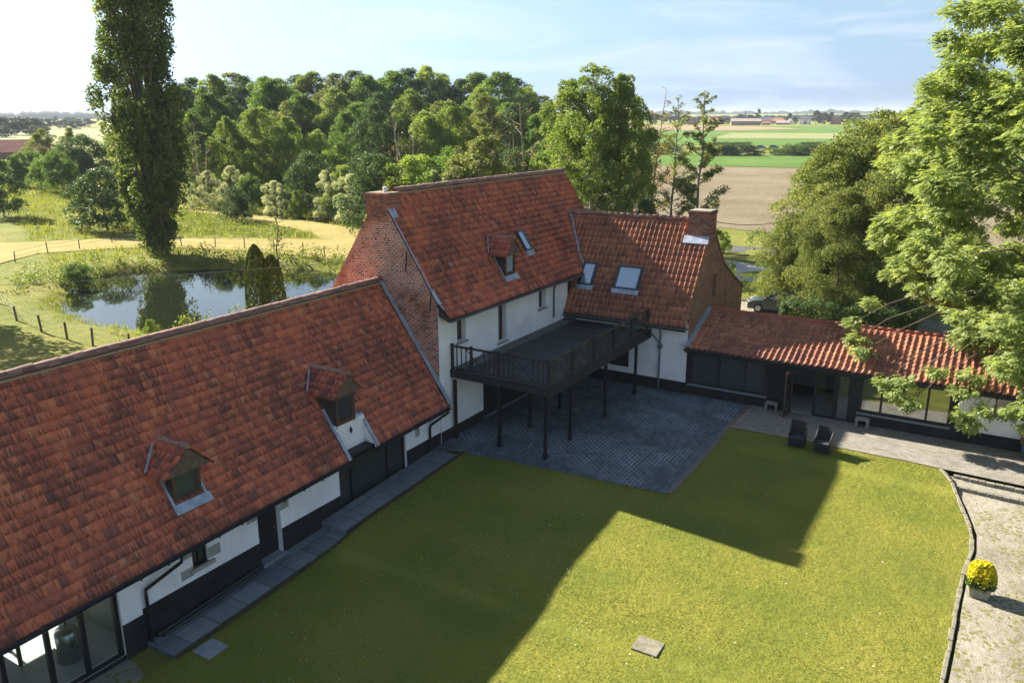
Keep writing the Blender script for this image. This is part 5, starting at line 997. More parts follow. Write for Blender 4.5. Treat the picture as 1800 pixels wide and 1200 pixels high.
single('young_hedge', bush_mesh(2.6, .4, 2.1, 2400, .13, 'horn', 7), (-15.5, 63.0, 0), 'row of young hedge plants between lane and parked car', 'hedge', R(5))
wood('g', 1287, 88, 408, 'loose weedy bush at the near edge of the ploughed field', None, 'bush', .9, 'field_edge_bush')
wood('e', 1255, 84, 410, 'green bush hidden partly by the wing chimney', None, 'bush', .9, 'field_edge_bush')

# near ash with long drooping compound leaves
def big_ash():
    r = np.random.default_rng(9); T0 = np.array([5.2, 46.4, 0.0]); C = []; n_try = 0
    while len(C) < 860:
        d = unit(r.normal(size=3)); rad = (0.62+0.38*r.random()**0.6); p = T0+np.array([0, 0, 10.2])+d*rad*np.array([10.6, 10.2, 14.0])
        lump = 1+.10*math.sin(5*math.atan2(d[1], d[0])+3*d[2])
        p[:2] = T0[:2]+(p[:2]-T0[:2])*lump
        if p[2] < 1.3: continue
        if p[1] > 37.4 and p[1] < 46.0 and p[0] < 6.2 and p[2] < 4.55-0.37*max(0, abs(p[1]-41.9))+.55: continue
        if p[2] < 4.2 and (p[1] > 38 or r.random() < .72): continue
        if p[2] < 7.5 and p[1] < 42.5 and p[0] < -1.2 and r.random() < .66: continue
        C.append(p)
    C += [np.array(p) for p in ((-2.9, 37.4, 2.35), (-2.2, 37.3, 2.05), (-3.4, 37.8, 2.7), (-2.6, 37.6, 2.9), (0.1, 37.2, 1.55), (-.2, 37.3, 1.95), (.7, 37.2, 2.3), (1.5, 37.2, 2.4), (-.4, 37.6, 2.8), (-5.0, 39.6, 4.0), (-5.3, 40.4, 4.6), (-4.6, 39.0, 3.6), (1.9, 37.0, 2.7), (2.2, 37.0, 1.9), (-1.4, 38.2, 3.4))]
    man = C[-15:]; C = C[:-15]
    for p in man:
        q0 = T0+np.array([0, 0, max(3.6, p[2]+3.0)])
        for f in ((.40, .52, .64) if p[0] < -1 else (.45, .58, .70, .82, .92)):
            e = q0+(p-q0)*f+np.array([0, 0, .9*math.sin(math.pi*f)]); e += r.normal(0, .35, 3)
            if not (38.0 < e[1] < 46 and e[2] < 4.7-.375*abs(e[1]-41.9)): C.append(e)
    C += man
    C = np.array(C); K = len(C); cr_ = r.uniform(.50, .95, K); cr_[-15:] = .42
    n = 108000; w = cr_**1.6; k = r.choice(K, n, p=w/w.sum()); out = unit(C-(T0+np.array([0, 0, 9.0]))); d = unit(r.normal(size=(n, 3))+0.5*out[k]); base = C[k]+d*(cr_[k]*r.random(n)**.5)[:, None]*np.array([1, 1, .62])
    dirv = unit(d*np.array([1, 1, .3])+.6*out[k]*np.array([1, 1, 0])+np.array([0, 0, -.40])+.35*r.normal(size=(n, 3))); Ls = r.uniform(.28, .46, n); side = unit(np.cross(dirv, np.array([0, 0, 1.0])+.25*r.normal(size=(n, 3)))); nrm = np.cross(side, dirv)
    Ps = []; Ts = []; Ns = []; kk = []
    for f in (.3, .52, .74):
        for s_ in (-1, 1): Ps.append(base+dirv*(Ls*f)[:, None]+side*(s_*.062)-nrm*.02*f); Ts.append(unit(dirv*.55+side*s_)); kk.append(k)
    Ps.append(base+dirv*(Ls*.98)[:, None]-nrm*.03); Ts.append(dirv); kk.append(k)
    P = np.concatenate(Ps); T = np.concatenate(Ts); m = len(P); N = np.tile(nrm, (7, 1)); N = unit(N*np.sign(N[:, 2:3]+1e-6)+.30*r.normal(size=(m, 3))); N = unit(N-T*(N*T).sum(1, keepdims=True)); L = r.uniform(.14, .20, m)[:, None]; b = np.cross(N, T)*L*.25
    V = np.stack([P-T*L*.5, P+b+N*L*.05, P+T*L*.5-N*L*.1, P-b+N*L*.05], 1).reshape(-1, 3)
    ok = ~((V[:, 1] > 38.2) & (V[:, 1] < 45.6) & (V[:, 0] < 5.7) & (V[:, 2] < 4.1-.375*np.abs(V[:, 1]-41.9)))
    keep = ok.reshape(-1, 4).all(1); F = np.arange(4*m).reshape(-1, 4)[keep]; cv = r.random(K)[np.concatenate(kk)]
    rv = np.clip(.28*cv+.6*r.random(m)+.06, 0, 1)[keep]; used = np.unique(F); remap = np.zeros(4*m, int); remap[used] = np.arange(len(used))
    crown = np_mesh('crown', V[used]-T0, remap[F], LEAF['ash'], {'rnd': rv})
    mb = MB(); path = [Vector((0, 0, -.3)), Vector((.1, 0, 2)), Vector((-.1, .2, 4.6)), Vector((-.3, .1, 8)), Vector((.1, -.2, 12)), Vector((.3, .1, 16)), Vector((.2, .3, 20.5))]; mb.tube(path, [.55, .45, .40, .33, .24, .15, .05], 10)
    for j in list(r.choice(K-15, 46, replace=False))+list(range(K-15, K)):
        c = Vector(C[j]-T0); hb = min(max(3.2, c.z-.55*Vector((c.x, c.y)).length), 18); i = max(q for q in range(6) if path[q].z <= hb); q = path[i].lerp(path[i+1], (hb-path[i].z)/(path[i+1].z-path[i].z)); ln = (c-q).length
        m1 = q.lerp(c, .33)+Vector((0, 0, .12*ln)); m2 = q.lerp(c, .7)+Vector((r.normal()*.25, r.normal()*.25, .13*ln)); rr_ = .02+.008*ln; (mb.tube([q.lerp(c, .5)+Vector((0, 0, .12*ln)), q.lerp(c, .72)+Vector((r.normal()*.2, r.normal()*.2, .15*ln)), q.lerp(c, .88)+Vector((r.normal()*.15, 0, .08*ln)), c], [.035, .026, .018, .008], 5, False) if j >= K-15 else mb.tube([q, m1, m2, c], [rr_, rr_*.75, rr_*.42, .012], 5, False))
    me = bpy.data.meshes.new('trunk'); me.from_pydata(mb.v, [], mb.f); me.materials.append(MAT['bark']); me.polygons.foreach_set('use_smooth', [True]*len(me.polygons))
    plant('ash_tree', 'large ash with drooping feathery leaves hanging over the annex roof at right', 'tree', (me, crown), tuple(T0))
big_ash()

# ------------------------------------------------------------------ pond side: conifer, weeds, bushes, grass
def conifer():
    r = np.random.default_rng(12); n = 15000; H = 1.0; t = r.random(n)**.9; a = r.random(n)*6.283; which = r.random(n) < .55
    rad = np.clip(np.sqrt(np.clip(t*9, 0, 1))*(1-t**5)**.6, 0, 1)*(.92+.08*np.sin(a*9+np.sin(t*20)))
    P = np.stack([np.where(which, -.38, .40)+.62*rad*np.cos(a), .85*rad*np.sin(a), t*np.where(which, 1.0, .90)], 1); return P, r
P, r_ = conifer(); hc = hpix(440, 431, 52.5); P = P*np.array([1.25, 1.2, hc]); V, F = leaf_quads(P, .15, r_, 0, .5, T=np.stack([.25*r_.normal(size=len(P)), .25*r_.normal(size=len(P)), np.ones(len(P))], 1))
cf = thing('columnar_conifer', 'dense twin-topped columnar conifer in front of the pond behind the barn ridge', 'conifer', gpos(440, 52.5)); cf.rotation_euler = (0, 0, .55)
o = np_obj('foliage', np_mesh('foliage', V, F, LEAF['yew'], {'rnd': np.clip(.15+.7*r_.random(len(P)), 0, 1)})); o.parent = cf
mb = MB(); mb.tube([(-.38, 0, -.2), (-.38, 0, hc*.9)], [.12, .03], 6); o = mb.build('trunk', 'bark'); o.parent = cf
def scatter(name, pts, h, n_per, leaf, lmat, seed, label, cat, spread=.5, aspect=.55, up=.4, blades=False):
    r = np.random.default_rng(seed); pts = np.asarray(pts, float); m = len(pts); hh = np.broadcast_to(h, m); Z = ground(pts[:, 0], pts[:, 1])
    k = np.repeat(np.arange(m), n_per); n = len(k); sp = np.broadcast_to(spread, m)[k]
    if blades:
        b0 = np.stack([pts[k, 0]+r.normal(0, 1, n)*sp, pts[k, 1]+r.normal(0, 1, n)*sp, Z[k]-.02], 1); L = hh[k]*r.uniform(.5, 1.15, n); a = r.random(n)*6.283; lean = r.uniform(.05, .5, n)*L
        tip = b0+np.stack([np.cos(a)*lean, np.sin(a)*lean, L], 1); w = np.stack([-np.sin(a), np.cos(a), 0*a], 1)*(leaf*r.uniform(.6, 1.3, n))[:, None]
        V = np.stack([b0-w, b0+w, tip], 1).reshape(-1, 3); F = np.arange(3*n).reshape(-1, 3)
    else:
        d = unit(r.normal(size=(n, 3))); d[:, 2] = np.abs(d[:, 2]); rad = r.random(n)**.4
        P = np.stack([pts[k, 0]+d[:, 0]*sp*rad, pts[k, 1]+d[:, 1]*sp*rad, Z[k]+d[:, 2]*hh[k]*rad+.03], 1); V, F = leaf_quads(P, leaf, r, up, aspect)
    rv = np.clip(.35*r.random(m)[k]+.65*r.random(n), 0, 1); o = np_obj(name, np_mesh(name, V, F, LEAF[lmat], {'rnd': rv})); return tag(o, label, cat, kind='stuff')
def along(poly, step, jit, off, seed, sel=None):
    r = np.random.default_rng(seed); out = []; P = np.asarray(poly); c = P.mean(0)
    for a, b in zip(P, np.roll(P, -1, 0)):
        L = np.hypot(*(b-a)); n = max(1, int(L/step)); nrm = np.array([b[1]-a[1], a[0]-b[0]])/L
        if np.dot(nrm, (a+b)/2-c) < 0: nrm = -nrm
        for i in range(n):
            q = a+(b-a)*(i+r.random())/n+nrm*(off+r.normal()*jit)
            if sel is None or sel(q): out.append(q)
    return np.array(out)
far_side = lambda q: (q[0]*.52+q[1]*.855) > 4.5 or q[0] < -69
fb_pts = np.concatenate([along(POND, .55, .75, .9, 31, far_side), along(POND, .7, .9, 3.0, 37, far_side)]); rw = np.random.default_rng(4)
scatter('bank_weeds', fb_pts, rw.uniform(.6, 1.8, len(fb_pts)), 70, .21, 'weed', 32, 'leafy weeds and brambles along the far bank of the pond', 'weeds', rw.uniform(.5, 1.0, len(fb_pts)))
nb_pts = along(POND, .7, .5, .9, 33, lambda q: not far_side(q)); scatter('bank_grass', nb_pts, .38, 45, .02, 'grass', 34, 'long pale grass along the near bank of the pond', 'grass', .4, blades=True)
ov = along(POND, 1.3, .4, -.2, 35); scatter('water_weeds', ov, .25, 22, .14, 'weed', 36, 'green water plants hanging over the pond edge', 'water plants', .55)
rg = np.random.default_rng(21)
def region(n, test, x0, x1, y0, y1):
    p = np.stack([rg.uniform(x0, x1, n), rg.uniform(y0, y1, n)], 1); return p[test(p[:, 0], p[:, 1])]
MOWN = [(-124, 88), (-104, 84.5), (-86, 82.5), (-74, 80.0), (-60, 75.0), (-46, 66), (-46, 59), (-56, 60.5), (-64, 60.2), (-72, 59.2), (-79, 57.0), (-84, 53.5), (-88, 47), (-84, 39.5), (-95, 33.5), (-112, 41), (-98, 50), (-92, 57.5), (-85, 62.0), (-76, 66.5), (-69, 70.5), (-76, 74.5), (-90, 78.5), (-108, 82)]
tag(poly_sheet('mown_strip', MOWN, ground, 'mown', 1.6, .05), 'pale mown grass strip curving round the pond and along the wood', 'grass', kind='structure')
mown_in = lambda x, y: poly_sd(x, y, np.array(MOWN)) < .3
pts = region(21000, lambda x, y: (poly_sd(x, y, POND) > np.where(y > 44, 5.5, 2.2)) & ~mown_in(x, y) & (y > -.45*x+8) & (y < -.2*x+83) & ~((x > -52) & (y < 30)), -190, -45, 18, 118)
scatter('tall_grass', pts, rg.uniform(.3, .9, len(pts)), 7, .045, 'grass', 41, 'tall yellowing grass of the meadow around the pond', 'grass', .45, blades=True)
pts = region(2600, lambda x, y: (poly_sd(x, y, np.array([(-108, 80), (-90, 76.5), (-77, 73), (-72, 70.5), (-78, 67.5), (-88, 64), (-97, 64), (-112, 72)])) < 0), -115, -68, 60, 84)
scatter('tall_weeds', pts, rg.uniform(.5, 1.3, len(pts)), 9, .2, 'weed', 42, 'band of tall green weeds left standing in the mown meadow', 'weeds', .5)
pts = region(800, lambda x, y: (np.abs(y+.45*x-29+1.0*np.sin(x*.8)) < 7) , -140, -90, 55, 95); scatter('meadow_weeds', pts, rg.uniform(.5, 1.2, len(pts)), 16, .2, 'weed', 43, 'green weed clumps in the meadow by the poplar', 'weeds', .6)
for u, D, v, k, wd, lb in ((162, 116, 296, 'h', 1.15, 'dark lone bush standing in the meadow left of the poplar'), (-22, 140, 280, 'h', .8, 'dark tree cut by the left edge of the picture'), (120, 205, 224, 'd', .9, 'olive tree mass left of the poplar, nearest to it'), (70, 210, 226, 'd', 1.0, 'olive tree in the middle of the thicket left of the poplar'),
                         (32, 200, 262, 'e', 1.1, 'low bush at the left end of the far thicket'), (92, 175, 262, 'e', .8, 'pale green young tree standing before the far thicket'), (140, 190, 238, 'h', 1.1, 'dark bush behind the poplar at the end of the thicket'), (60, 185, 275, 'e', .9, 'rounded bush below the olive trees of the far thicket'), (10, 200, 275, 'h', .7, 'dark low bush by the left edge in front of the far barn'), (125, 190, 262, 'h', .8, 'dark rounded bush between young tree and poplar'), (205, 200, 215, 'd', .9, 'olive tree directly behind the poplar'), (250, 190, 205, 'a', .9, 'green tree behind the poplar trunk'), (295, 180, 175, 'a', .9, 'green tree between the poplar and the wood')):
    wood(k, u, D, v, lb, 'trees and bushes left of the poplar', 'tree' if k in 'ad' else 'bush', wd, 'meadow_tree' if k in 'ad' else 'meadow_bush')
wood('g', 219, 57.2, 566, 'small bright bush on the near bank just above the barn ridge', None, 'bush', 1.0, 'bank_bush')
wood('e', 95, 82, 462, 'leafy dark bush on the left bank of the pond', None, 'bush', 1.3, 'bank_bush')
sc_t = tree_meshes('shade', 14, 5.5, 2, 'round', 50, 9000, .4, 'green', 160); plant('garden_tree', 'tree beyond the left edge that shades the near grass', 'tree', sc_t, (-68.5, 25.5, 0))
lp = region(300000, lambda x, y: poly_sd(x, y, np.array(LAWN)) < -.03, -18.7, .7, 8, 35.5)
def lawn_grass():
    r = np.random.default_rng(61); n = len(lp); z = court(lp[:, 0], lp[:, 1]); L = r.uniform(.012, .036, n); a = r.random(n)*6.283; ln = L*r.uniform(.5, 2.2, n); b0 = np.stack([lp[:, 0], lp[:, 1], z-.004], 1); w = np.stack([-np.sin(a), np.cos(a), 0*a], 1)*(r.uniform(.008, .018, n))[:, None]
    tip = b0+np.stack([np.cos(a)*ln, np.sin(a)*ln, L], 1); V = np.stack([b0-w, b0+w, tip], 1).reshape(-1, 3)
    dry = np.exp(-((lp[:, 0]+2.2)**2/9+(lp[:, 1]-26.5)**2/16)); patch = .5+.25*np.sin(lp[:, 0]*.9+1.7*np.sin(lp[:, 1]*.5))+.25*np.sin(lp[:, 1]*.8+2*np.sin(lp[:, 0]*.37))
    stripe = .5+.5*np.sin((lp[:, 0]*.55+lp[:, 1]*.10)*9.5+.8*np.sin(lp[:, 1]*.35)); worn = np.exp(-np.minimum(np.abs(poly_sd(lp[:, 0], lp[:, 1], np.array(LAWN)))/.25, 9)); rv = np.clip(.16+.20*patch+.11*stripe+.45*dry*r.random(n)**.5+.18*worn+.20*r.random(n), 0, 1); o = np_obj('lawn_grass', np_mesh('lawn_grass', V, np.arange(3*n).reshape(-1, 3), LEAF['turf'], {'rnd': rv})); tag(o, 'short blades of the mown courtyard lawn', 'grass', kind='stuff')
lawn_grass()
dp = region(2600, lambda x, y: (poly_sd(x, y, np.array(LAWN)) < -.2) & (np.sin(x*.8+1.4*np.sin(y*.5))+np.sin(y*.9+x*.3) > .1) & ((x < -8) | (rg.random(len(x)) < .15)), -18.6, 0, 9, 35)
V, F = leaf_quads(np.stack([dp[:, 0], dp[:, 1], court(dp[:, 0], dp[:, 1])+.045], 1), .034, rg, 2.5, .9); tag(np_obj('daisies', np_mesh('daisies', V, F, 'daisy', {'rnd': rg.random(len(F))})), 'tiny white daisies and clover heads dotted over the lawn', 'flowers', kind='stuff')
# fences
def fence(label, pts, h, wires, pr=.055, sag=.06):
    f = thing('wire_fence', label, 'fence', (pts[0][0], pts[0][1], 0)); P = []; rf = random.Random(len(pts))
    for x, y in pts:
        z = float(ground(x, y)); hh = h*rf.uniform(.85, 1.12); a = (rf.uniform(-.08, .08), rf.uniform(-.08, .08)); MB().tube([(x, y, z-.3), (x+a[0], y+a[1], z+hh)], pr, 7).build('post', 'post_wood', f); P.append((x, y, z, hh))
    for w in wires:
        q = []
        for a, b in zip(P[:-1], P[1:]):
            for t in (0, .33, .66): q.append((a[0]+(b[0]-a[0])*t, a[1]+(b[1]-a[1])*t, a[2]+(b[2]-a[2])*t+h*w-sag*4*t*(1-t)))
        q.append((P[-1][0], P[-1][1], P[-1][2]+h*w)); MB().tube(q, .012, 4).build('wire', 'wire', f)
    return f
MAT['post_wood'] = simple('grey_fence_wood', (0.11, 0.088, 0.065), .9, .35, 6); MAT['wire'] = simple('fence_wire', (0.04, 0.038, 0.035), .7, .2, 5)
fence('old wire fence on grey posts along the far side of the pond', [(-85.0, 43.0), (-87.5, 47.8), (-87.1, 51.1), (-88.3, 55.8), (-84.3, 57.2), (-79.0, 58.2), (-75.1, 59.6), (-71.6, 60.7), (-67.8, 61.5), (-63.1, 61.2), (-59.8, 61.0), (-54, 60.5), (-48, 60)], 1.15, (.9, .5))
fence('sagging wire fence on weathered posts in the grass left of the barn', [(-72, 34.4), (-66.5, 31.9), (-59.6, 29.6), (-54.8, 28.7), (-51.5, 28.5), (-48.7, 28.5), (-45, 28.6)], 1.25, (.95, .65, .35), .075, .03)
tag(MB().tube([(-68.6+t*42.2, 17.9+t*12.2, 3.35-.42*4*t*(1-t)+3.9*t) for t in np.linspace(0, 1, 40)], .014, 5).build('overhead_cable', 'wire'), 'thin black overhead cable sagging across the pond to the house', 'cable')
tag(MB().tube([(-12.95+t*(float(at(1420, 64)[0])+12.95), 42.4+t*(float(at(1420, 64)[1])-42.4), 8.6-.35*4*t*(1-t)+t*(topz(1420, 381, 64)-8.6)) for t in np.linspace(0, 1, 30)], .02, 5).build('overhead_cable', 'wire'), 'thin overhead cable running from the wing chimney to the right', 'cable')

# ------------------------------------------------------------------ lane, fields, road and village towards the horizon
def hit(u, v):
    d = _R @ np.array([u-900, v-600, _f]); p = np.array([0, 0, 14.0])-d*14/d[2]
    if p[1] > 250: k = 6/750; p = np.array([0, 0, 14.0])+d*((14+250*k)/(k*d[1]-d[2]))
    return float(p[0]), float(p[1])
def field(name, poly, mat, label, off=.06, res=25, nm='field'): return tag(poly_sheet(name, poly, ground, mat, res, off), label, nm, kind='structure')
field('pale_lane', [(-27, 70), (-21, 69), (-16.5, 71.5), (-8, 72.5), (8, 74), (8, 79), (-8, 78), (-17, 77), (-22, 80), (-30, 82)], 'lane', 'pale gravel lane curving behind the side wing', .03, 1.5, 'lane')
field('shaded_road', [(-40, 86), (-25.5, 85.6), (10, 88), (10, 91.5), (-25, 90), (-40, 89.5)], 'asphalt', 'narrow grey road at the near edge of the ploughed field', .03, 2, 'road')
field('car_yard', [(-24, 56.5), (4, 56.5), (4, 63), (-24, 63.5)], 'gravel', 'gravel parking strip behind the annex', .02, 2, 'gravel')
field('ploughed_field', [(-60, 103), (-31, 104), (12, 94), (60, 90), (60, 250), (-35, 241), (-95, 232), (-110, 180)], 'plough', 'bare brown ploughed field behind the side wing', .06, 6)
field('green_crop_field', [(-95, 234), (-35, 243), (70, 252), (70, 318), (-60, 312), (-84, 306), (-125, 294)], 'crop', 'narrow green crop field beyond the ploughed field', .10, 8)
field('country_road', [(-190, 318), (-135, 334), (-100, 345), (-72, 352), (70, 385), (70, 392), (-73, 359), (-101, 352), (-137, 341), (-190, 325)], 'asphalt', 'country road with cars crossing behind the hedges', .14, 12, 'road')
field('far_green_field', [(-175, 372), (-108, 386), (40, 425), (40, 900), (-176, 860), (-235, 800), (-330, 700), (-260, 480)], 'crop', 'broad green field below the village', .12, 30)
field('far_stubble_field', [(-150, 470), (-80, 485), (60, 520), (60, 640), (-105, 600), (-172, 585)], 'crop_pale', 'pale stubble strip across the green field', .22, 30)
field('far_tan_field', [(-300, 640), (-190, 660), (-150, 720), (-205, 800), (-330, 860), (-420, 860)], 'crop_tan', 'tan bare field at the foot of the village', .25, 30)
field('left_stubble_field', [(-900, 250), (-480, 220), (-470, 300), (-560, 420), (-1000, 600)], 'crop_pale', 'flat yellow field at the far left', .15, 60)
# hedges along the road
for u, v, k, rot, lb in ((1165, 272, 0, 12, 'brownish hedge left of the alders beside the road'), (1262, 274, 1, 10, 'dark hedge between the alders and the blue car'), (1300, 274, 1, 10, 'dark hedge just left of the blue car'), (1385, 274, 0, 8, 'olive hedge just right of the blue car'), (1425, 274, 1, 8, 'hedge running behind the hornbeam by the road')):
    p = hit(u, v); plant('roadside_hedge', lb, 'hedge', PT['dh'[k] if False else 'eh'[k]], (p[0], p[1], float(ground(*p))-.6), R(rot), ((1.9, .8, .52), (2.0, .8, .60))[k], 'hedges along the country road')
far_t = [tree_meshes('far', 12, 4.2, 1.2, 'egg', 30, 2600, 0.9, 'far', 171, cr=(.22, .36), nbranch=8, bark='bark_far'), tree_meshes('far', 12, 1.7, .8, 'poplar', 24, 1500, .8, 'far', 172, cr=(.3, .5), nbranch=4, bark='bark_far'), tree_meshes('far', 12, 5.5, .8, 'round', 34, 3000, 1.0, 'far', 173, cr=(.22, .36), nbranch=8, bark='bark_far')]
def far_tree(u, v0, v1, k, label, wid=1.0, D=None, nm='village_tree', group='trees around the village'):
    p = hit(u, v0) if D is None else at(u, D); D_ = math.hypot(*p); z = float(ground(*p)); s = (topz(u, v1, D_)-z)/12
    plant(nm, label, 'tree', far_t[k], (float(p[0]), float(p[1]), z), float(rr.random()*6), (s*wid*1.25, s*wid*1.25, s), group)
far_tree(1143, 262, 226, 2, 'rounded blue green tree by the road left of the alders', .8, nm='roadside_tree', group=None)
for u, v0, v1, k, wd, lb in ((1150, 219, 200, 2, 1.1, 'broad tree at the left end of the village'), (1166, 218, 198, 0, 1.1, 'tree beside the poplar row in the village'), (1178, 218, 195, 1, 1.0, 'leftmost poplar of the village poplar row'), (1186, 218, 193, 1, 1.0, 'second poplar of the village poplar row'), (1194, 218, 194, 1, 1.0, 'rightmost poplar of the village poplar row'), (1205, 219, 204, 2, 1.1, 'low round tree left of the red gabled house'), (1228, 219, 206, 0, 1.2, 'tree between the red house and the orange roof'), (1278, 219, 207, 2, .9, 'bush tree at the left gable of the long brick barn'), (1302, 217, 201, 2, 1.0, 'round tree rising behind the left half of the long brick barn'), (1318, 217, 202, 2, 1.0, 'round tree rising behind the right half of the long brick barn'),
                         (1332, 217, 191, 1, 1.3, 'single tall poplar behind the long brick barn'), (1358, 217, 205, 0, 1.2, 'tree behind the dark farm roofs'), (1387, 218, 199, 0, 1.0, 'round tree between the farm sheds and the white house'), (1398, 218, 206, 2, .9, 'low tree right beside the white house'), (1415, 219.5, 213, 2, .8, 'small bush in front of the white house'), (1434, 219, 194, 0, 1.2, 'tall tree right of the white house'), (1446, 219, 198, 2, 1.0, 'dark tree second to the right of the white house'), (1460, 219, 197, 0, 1.0, 'pale round tree before the last red roof'), (1486, 220, 197, 0, 1.3, 'big tree at the right end of the village'), (1500, 219, 198, 2, 1.1, 'tree touching the hornbeam at the right end of the village')):
    far_tree(u, v0, v1, k, lb, wd)
for u, v0, v1, k, wd, lb in ((15, 238, 206, 2, 1.5, 'hazy big tree at the far left edge'), (55, 238, 207, 2, 1.7, 'hazy broad tree right of the far left one'), (-15, 238, 212, 2, 1.4, 'hazy tree mostly cut by the left edge'), (112, 226, 211, 2, 1.9, 'small hazy tree beyond the pale fields'), (135, 228, 212, 2, 1.7, 'small hazy tree just left of the poplar'), (100, 222, 205, 0, .9, 'distant tree crowning the hazy hill'), (5, 242, 222, 2, 1.9, 'hazy low tree behind the far red roof')):
    far_tree(u, v0, v1, k, lb, wd, nm='distant_tree', group='hazy trees at the far left')
for u, v0, v1, lb in ((35, 232, 206, 'hazy dark tree between the two big far left ones'), (80, 228, 209, 'hazy tree at the right end of the far left clump'), (150, 224, 208, 'hazy tree whose right side hides behind the poplar'), (68, 242, 222, 'low hazy bushy tree above the thicket at far left'), (125, 219, 206, 'small hazy tree on the horizon left of the poplar')):
    far_tree(u, v0, v1, 2, lb, 1.9, nm='distant_tree', group='hazy trees at the far left')
MAT['brick_far'] = simple('village_brick', (0.25, 0.15, 0.12), .9, .15, .3); MAT['roof_red'] = simple('village_red_roof', (0.26, 0.085, 0.065), .9, .2, .3); MAT['roof_orange'] = simple('village_orange_roof', (0.36, 0.16, 0.10), .9, .2, .3)
MAT['roof_mauve'] = simple('village_mauve_roof', (0.27, 0.21, 0.20), .9, .15, .3); MAT['roof_dark'] = simple('village_slate_roof', (0.09, 0.075, 0.085), .8, .2, .3); MAT['wall_white'] = simple('village_white_wall', (0.78, 0.79, 0.80), .9, .05, .3); MAT['win_dark'] = simple('village_window', (0.05, 0.055, 0.06), .4, .1, .3)
def house_box(name, label, u, v, wpx, hpx_, rpx, wmat, rmat, depth=9, nwin=0, rot=None, D=None, storeys=1, gable_front=False):
    p = hit(u, v) if D is None else tuple(map(float, at(u, D))); D_ = math.hypot(*p); m = D_/_f*.93; w, h, rh = wpx*m, hpx_*m, rpx*m; z = float(ground(*p)); t = thing(name, label, 'house' if nwin else 'barn', (p[0], p[1], z)); ang = math.atan2(p[1], p[0])-math.pi/2; t.rotation_euler = (0, 0, ang+R(rot or 0))
    def part(mb, nm, mt, par=None):
        o = mb.build(nm, mt); o.parent = par or t; return o
    d = depth
    if gable_front: w, d = d if False else w, depth
    part(MB().prism([(-w/2, 0, -1), (-w/2, 0, h), (0, 0, h+rh*.98), (w/2, 0, h), (w/2, 0, -1)], (0, d, 0)) if gable_front else MB().prism([(-w/2, 0, -1), (-w/2, 0, h), (-w/2, d/2, h+rh*.98), (-w/2, d, h), (-w/2, d, -1)], (w, 0, 0)), 'wall', wmat)
    r = MB(); e = .4
    if gable_front:
        for s_ in (-1, 1): r.prism([(0, -e, h+rh), (0, -e, h+rh+.25), (s_*(w/2+e), -e, h-.1), (s_*(w/2+e), -e, h-.35)], (0, d+2*e, 0))
    else:
        for y0, y1 in ((d/2, -e), (d/2, d+e)): r.prism([(-w/2-e, y0, h+rh), (-w/2-e, y0, h+rh+.25), (-w/2-e, y1, h-.1), (-w/2-e, y1, h-.35)], (w+2*e, 0, 0))
    ro = part(r, 'roof', rmat)
    if nwin: part(MB().box(w*.28, w*.28+.9, d/2-.45, d/2+.45, h+rh-.6, h+rh+1.1), 'chimney', 'brick_far', ro)
    for st in range(storeys):
        for k in range(nwin):
            x = -w/2+w*(k+.5)/nwin; zc = h*(st+.52)/storeys; part(MB().box(x-.55, x+.55, -.06, .1, zc-.75, zc+.75), 'window', 'win_dark')
    return t
V_ = [('village_house', 'small brick house with a red roof at the left of the village', 1215, 219.5, 15, 4.5, 8, 'brick_far', 'roof_red', 9, 2, -25, None, 1, True), ('village_house', 'brick house with orange hipped roof behind the leafier alder', 1254, 219, 13, 7.5, 6, 'brick_far', 'roof_orange', 9, 3, 15, None, 2, False), ('village_house', 'brick barn with steep dark red roof beside the orange roofed house', 1269, 219, 12, 6, 7, 'brick_far', 'roof_red', 10, 0, 35, None, 1, False),
 ('village_barn', 'long brick barn with low mauve roof in the middle of the village', 1311, 220.6, 50, 7.2, 4.2, 'brick_far', 'roof_mauve', 16, 0, 4, None, 1, False), ('village_barn', 'dark roofed farm shed right behind the long brick barn', 1349, 217.5, 24, 4.5, 5, 'brick_far', 'roof_dark', 12, 0, 0, None, 1, False), ('village_barn', 'low reddish shed in front of the dark farm roofs', 1347, 219.5, 14, 3, 1.8, 'roof_red', 'roof_red', 8, 0, 0, None, 1, False), ('village_barn', 'low farm barn with greyish roof left of the white house', 1375, 219.3, 21, 3.2, 3.2, 'brick_far', 'roof_mauve', 12, 0, -6, None, 1, False), ('village_barn', 'orange roofed farm building behind the greyish barn', 1367, 217.5, 17, 4, 5, 'brick_far', 'roof_orange', 10, 0, 0, None, 1, False), ('village_house', 'small pale gabled house between farm sheds and white house', 1391, 218.5, 8, 4, 5, 'wall_white', 'roof_dark', 8, 1, 20, None, 1, True),
 ('village_house', 'tall white house with slate roof near the right end of the village', 1415, 219.2, 19, 9.5, 4.5, 'wall_white', 'roof_dark', 9, 4, 0, None, 2, False), ('village_house', 'brick house with red roof between the last village trees', 1470, 219.2, 15, 5, 7, 'brick_far', 'roof_red', 9, 2, 10, None, 1, False)]
for a in V_: house_box(*a)
far_b = house_box('far_barn', 'low barn with long dark red roof half hidden by the thicket at far left', 8, 262, 105, 11, 17, 'brick_far', 'roof_red', 14, 0, -4, 345, 1, False)
sp = hit(1309, 217); o = MB().lathe([(2.0, 0), (2.0, 10), (1.3, 11), (.15, 19)], (0, 0, 0), 8).build('church_spire', 'roof_dark'); o.location = (sp[0]*1.25, sp[1]*1.25, 6); tag(o, 'thin church spire rising from the trees behind the village', 'church tower')
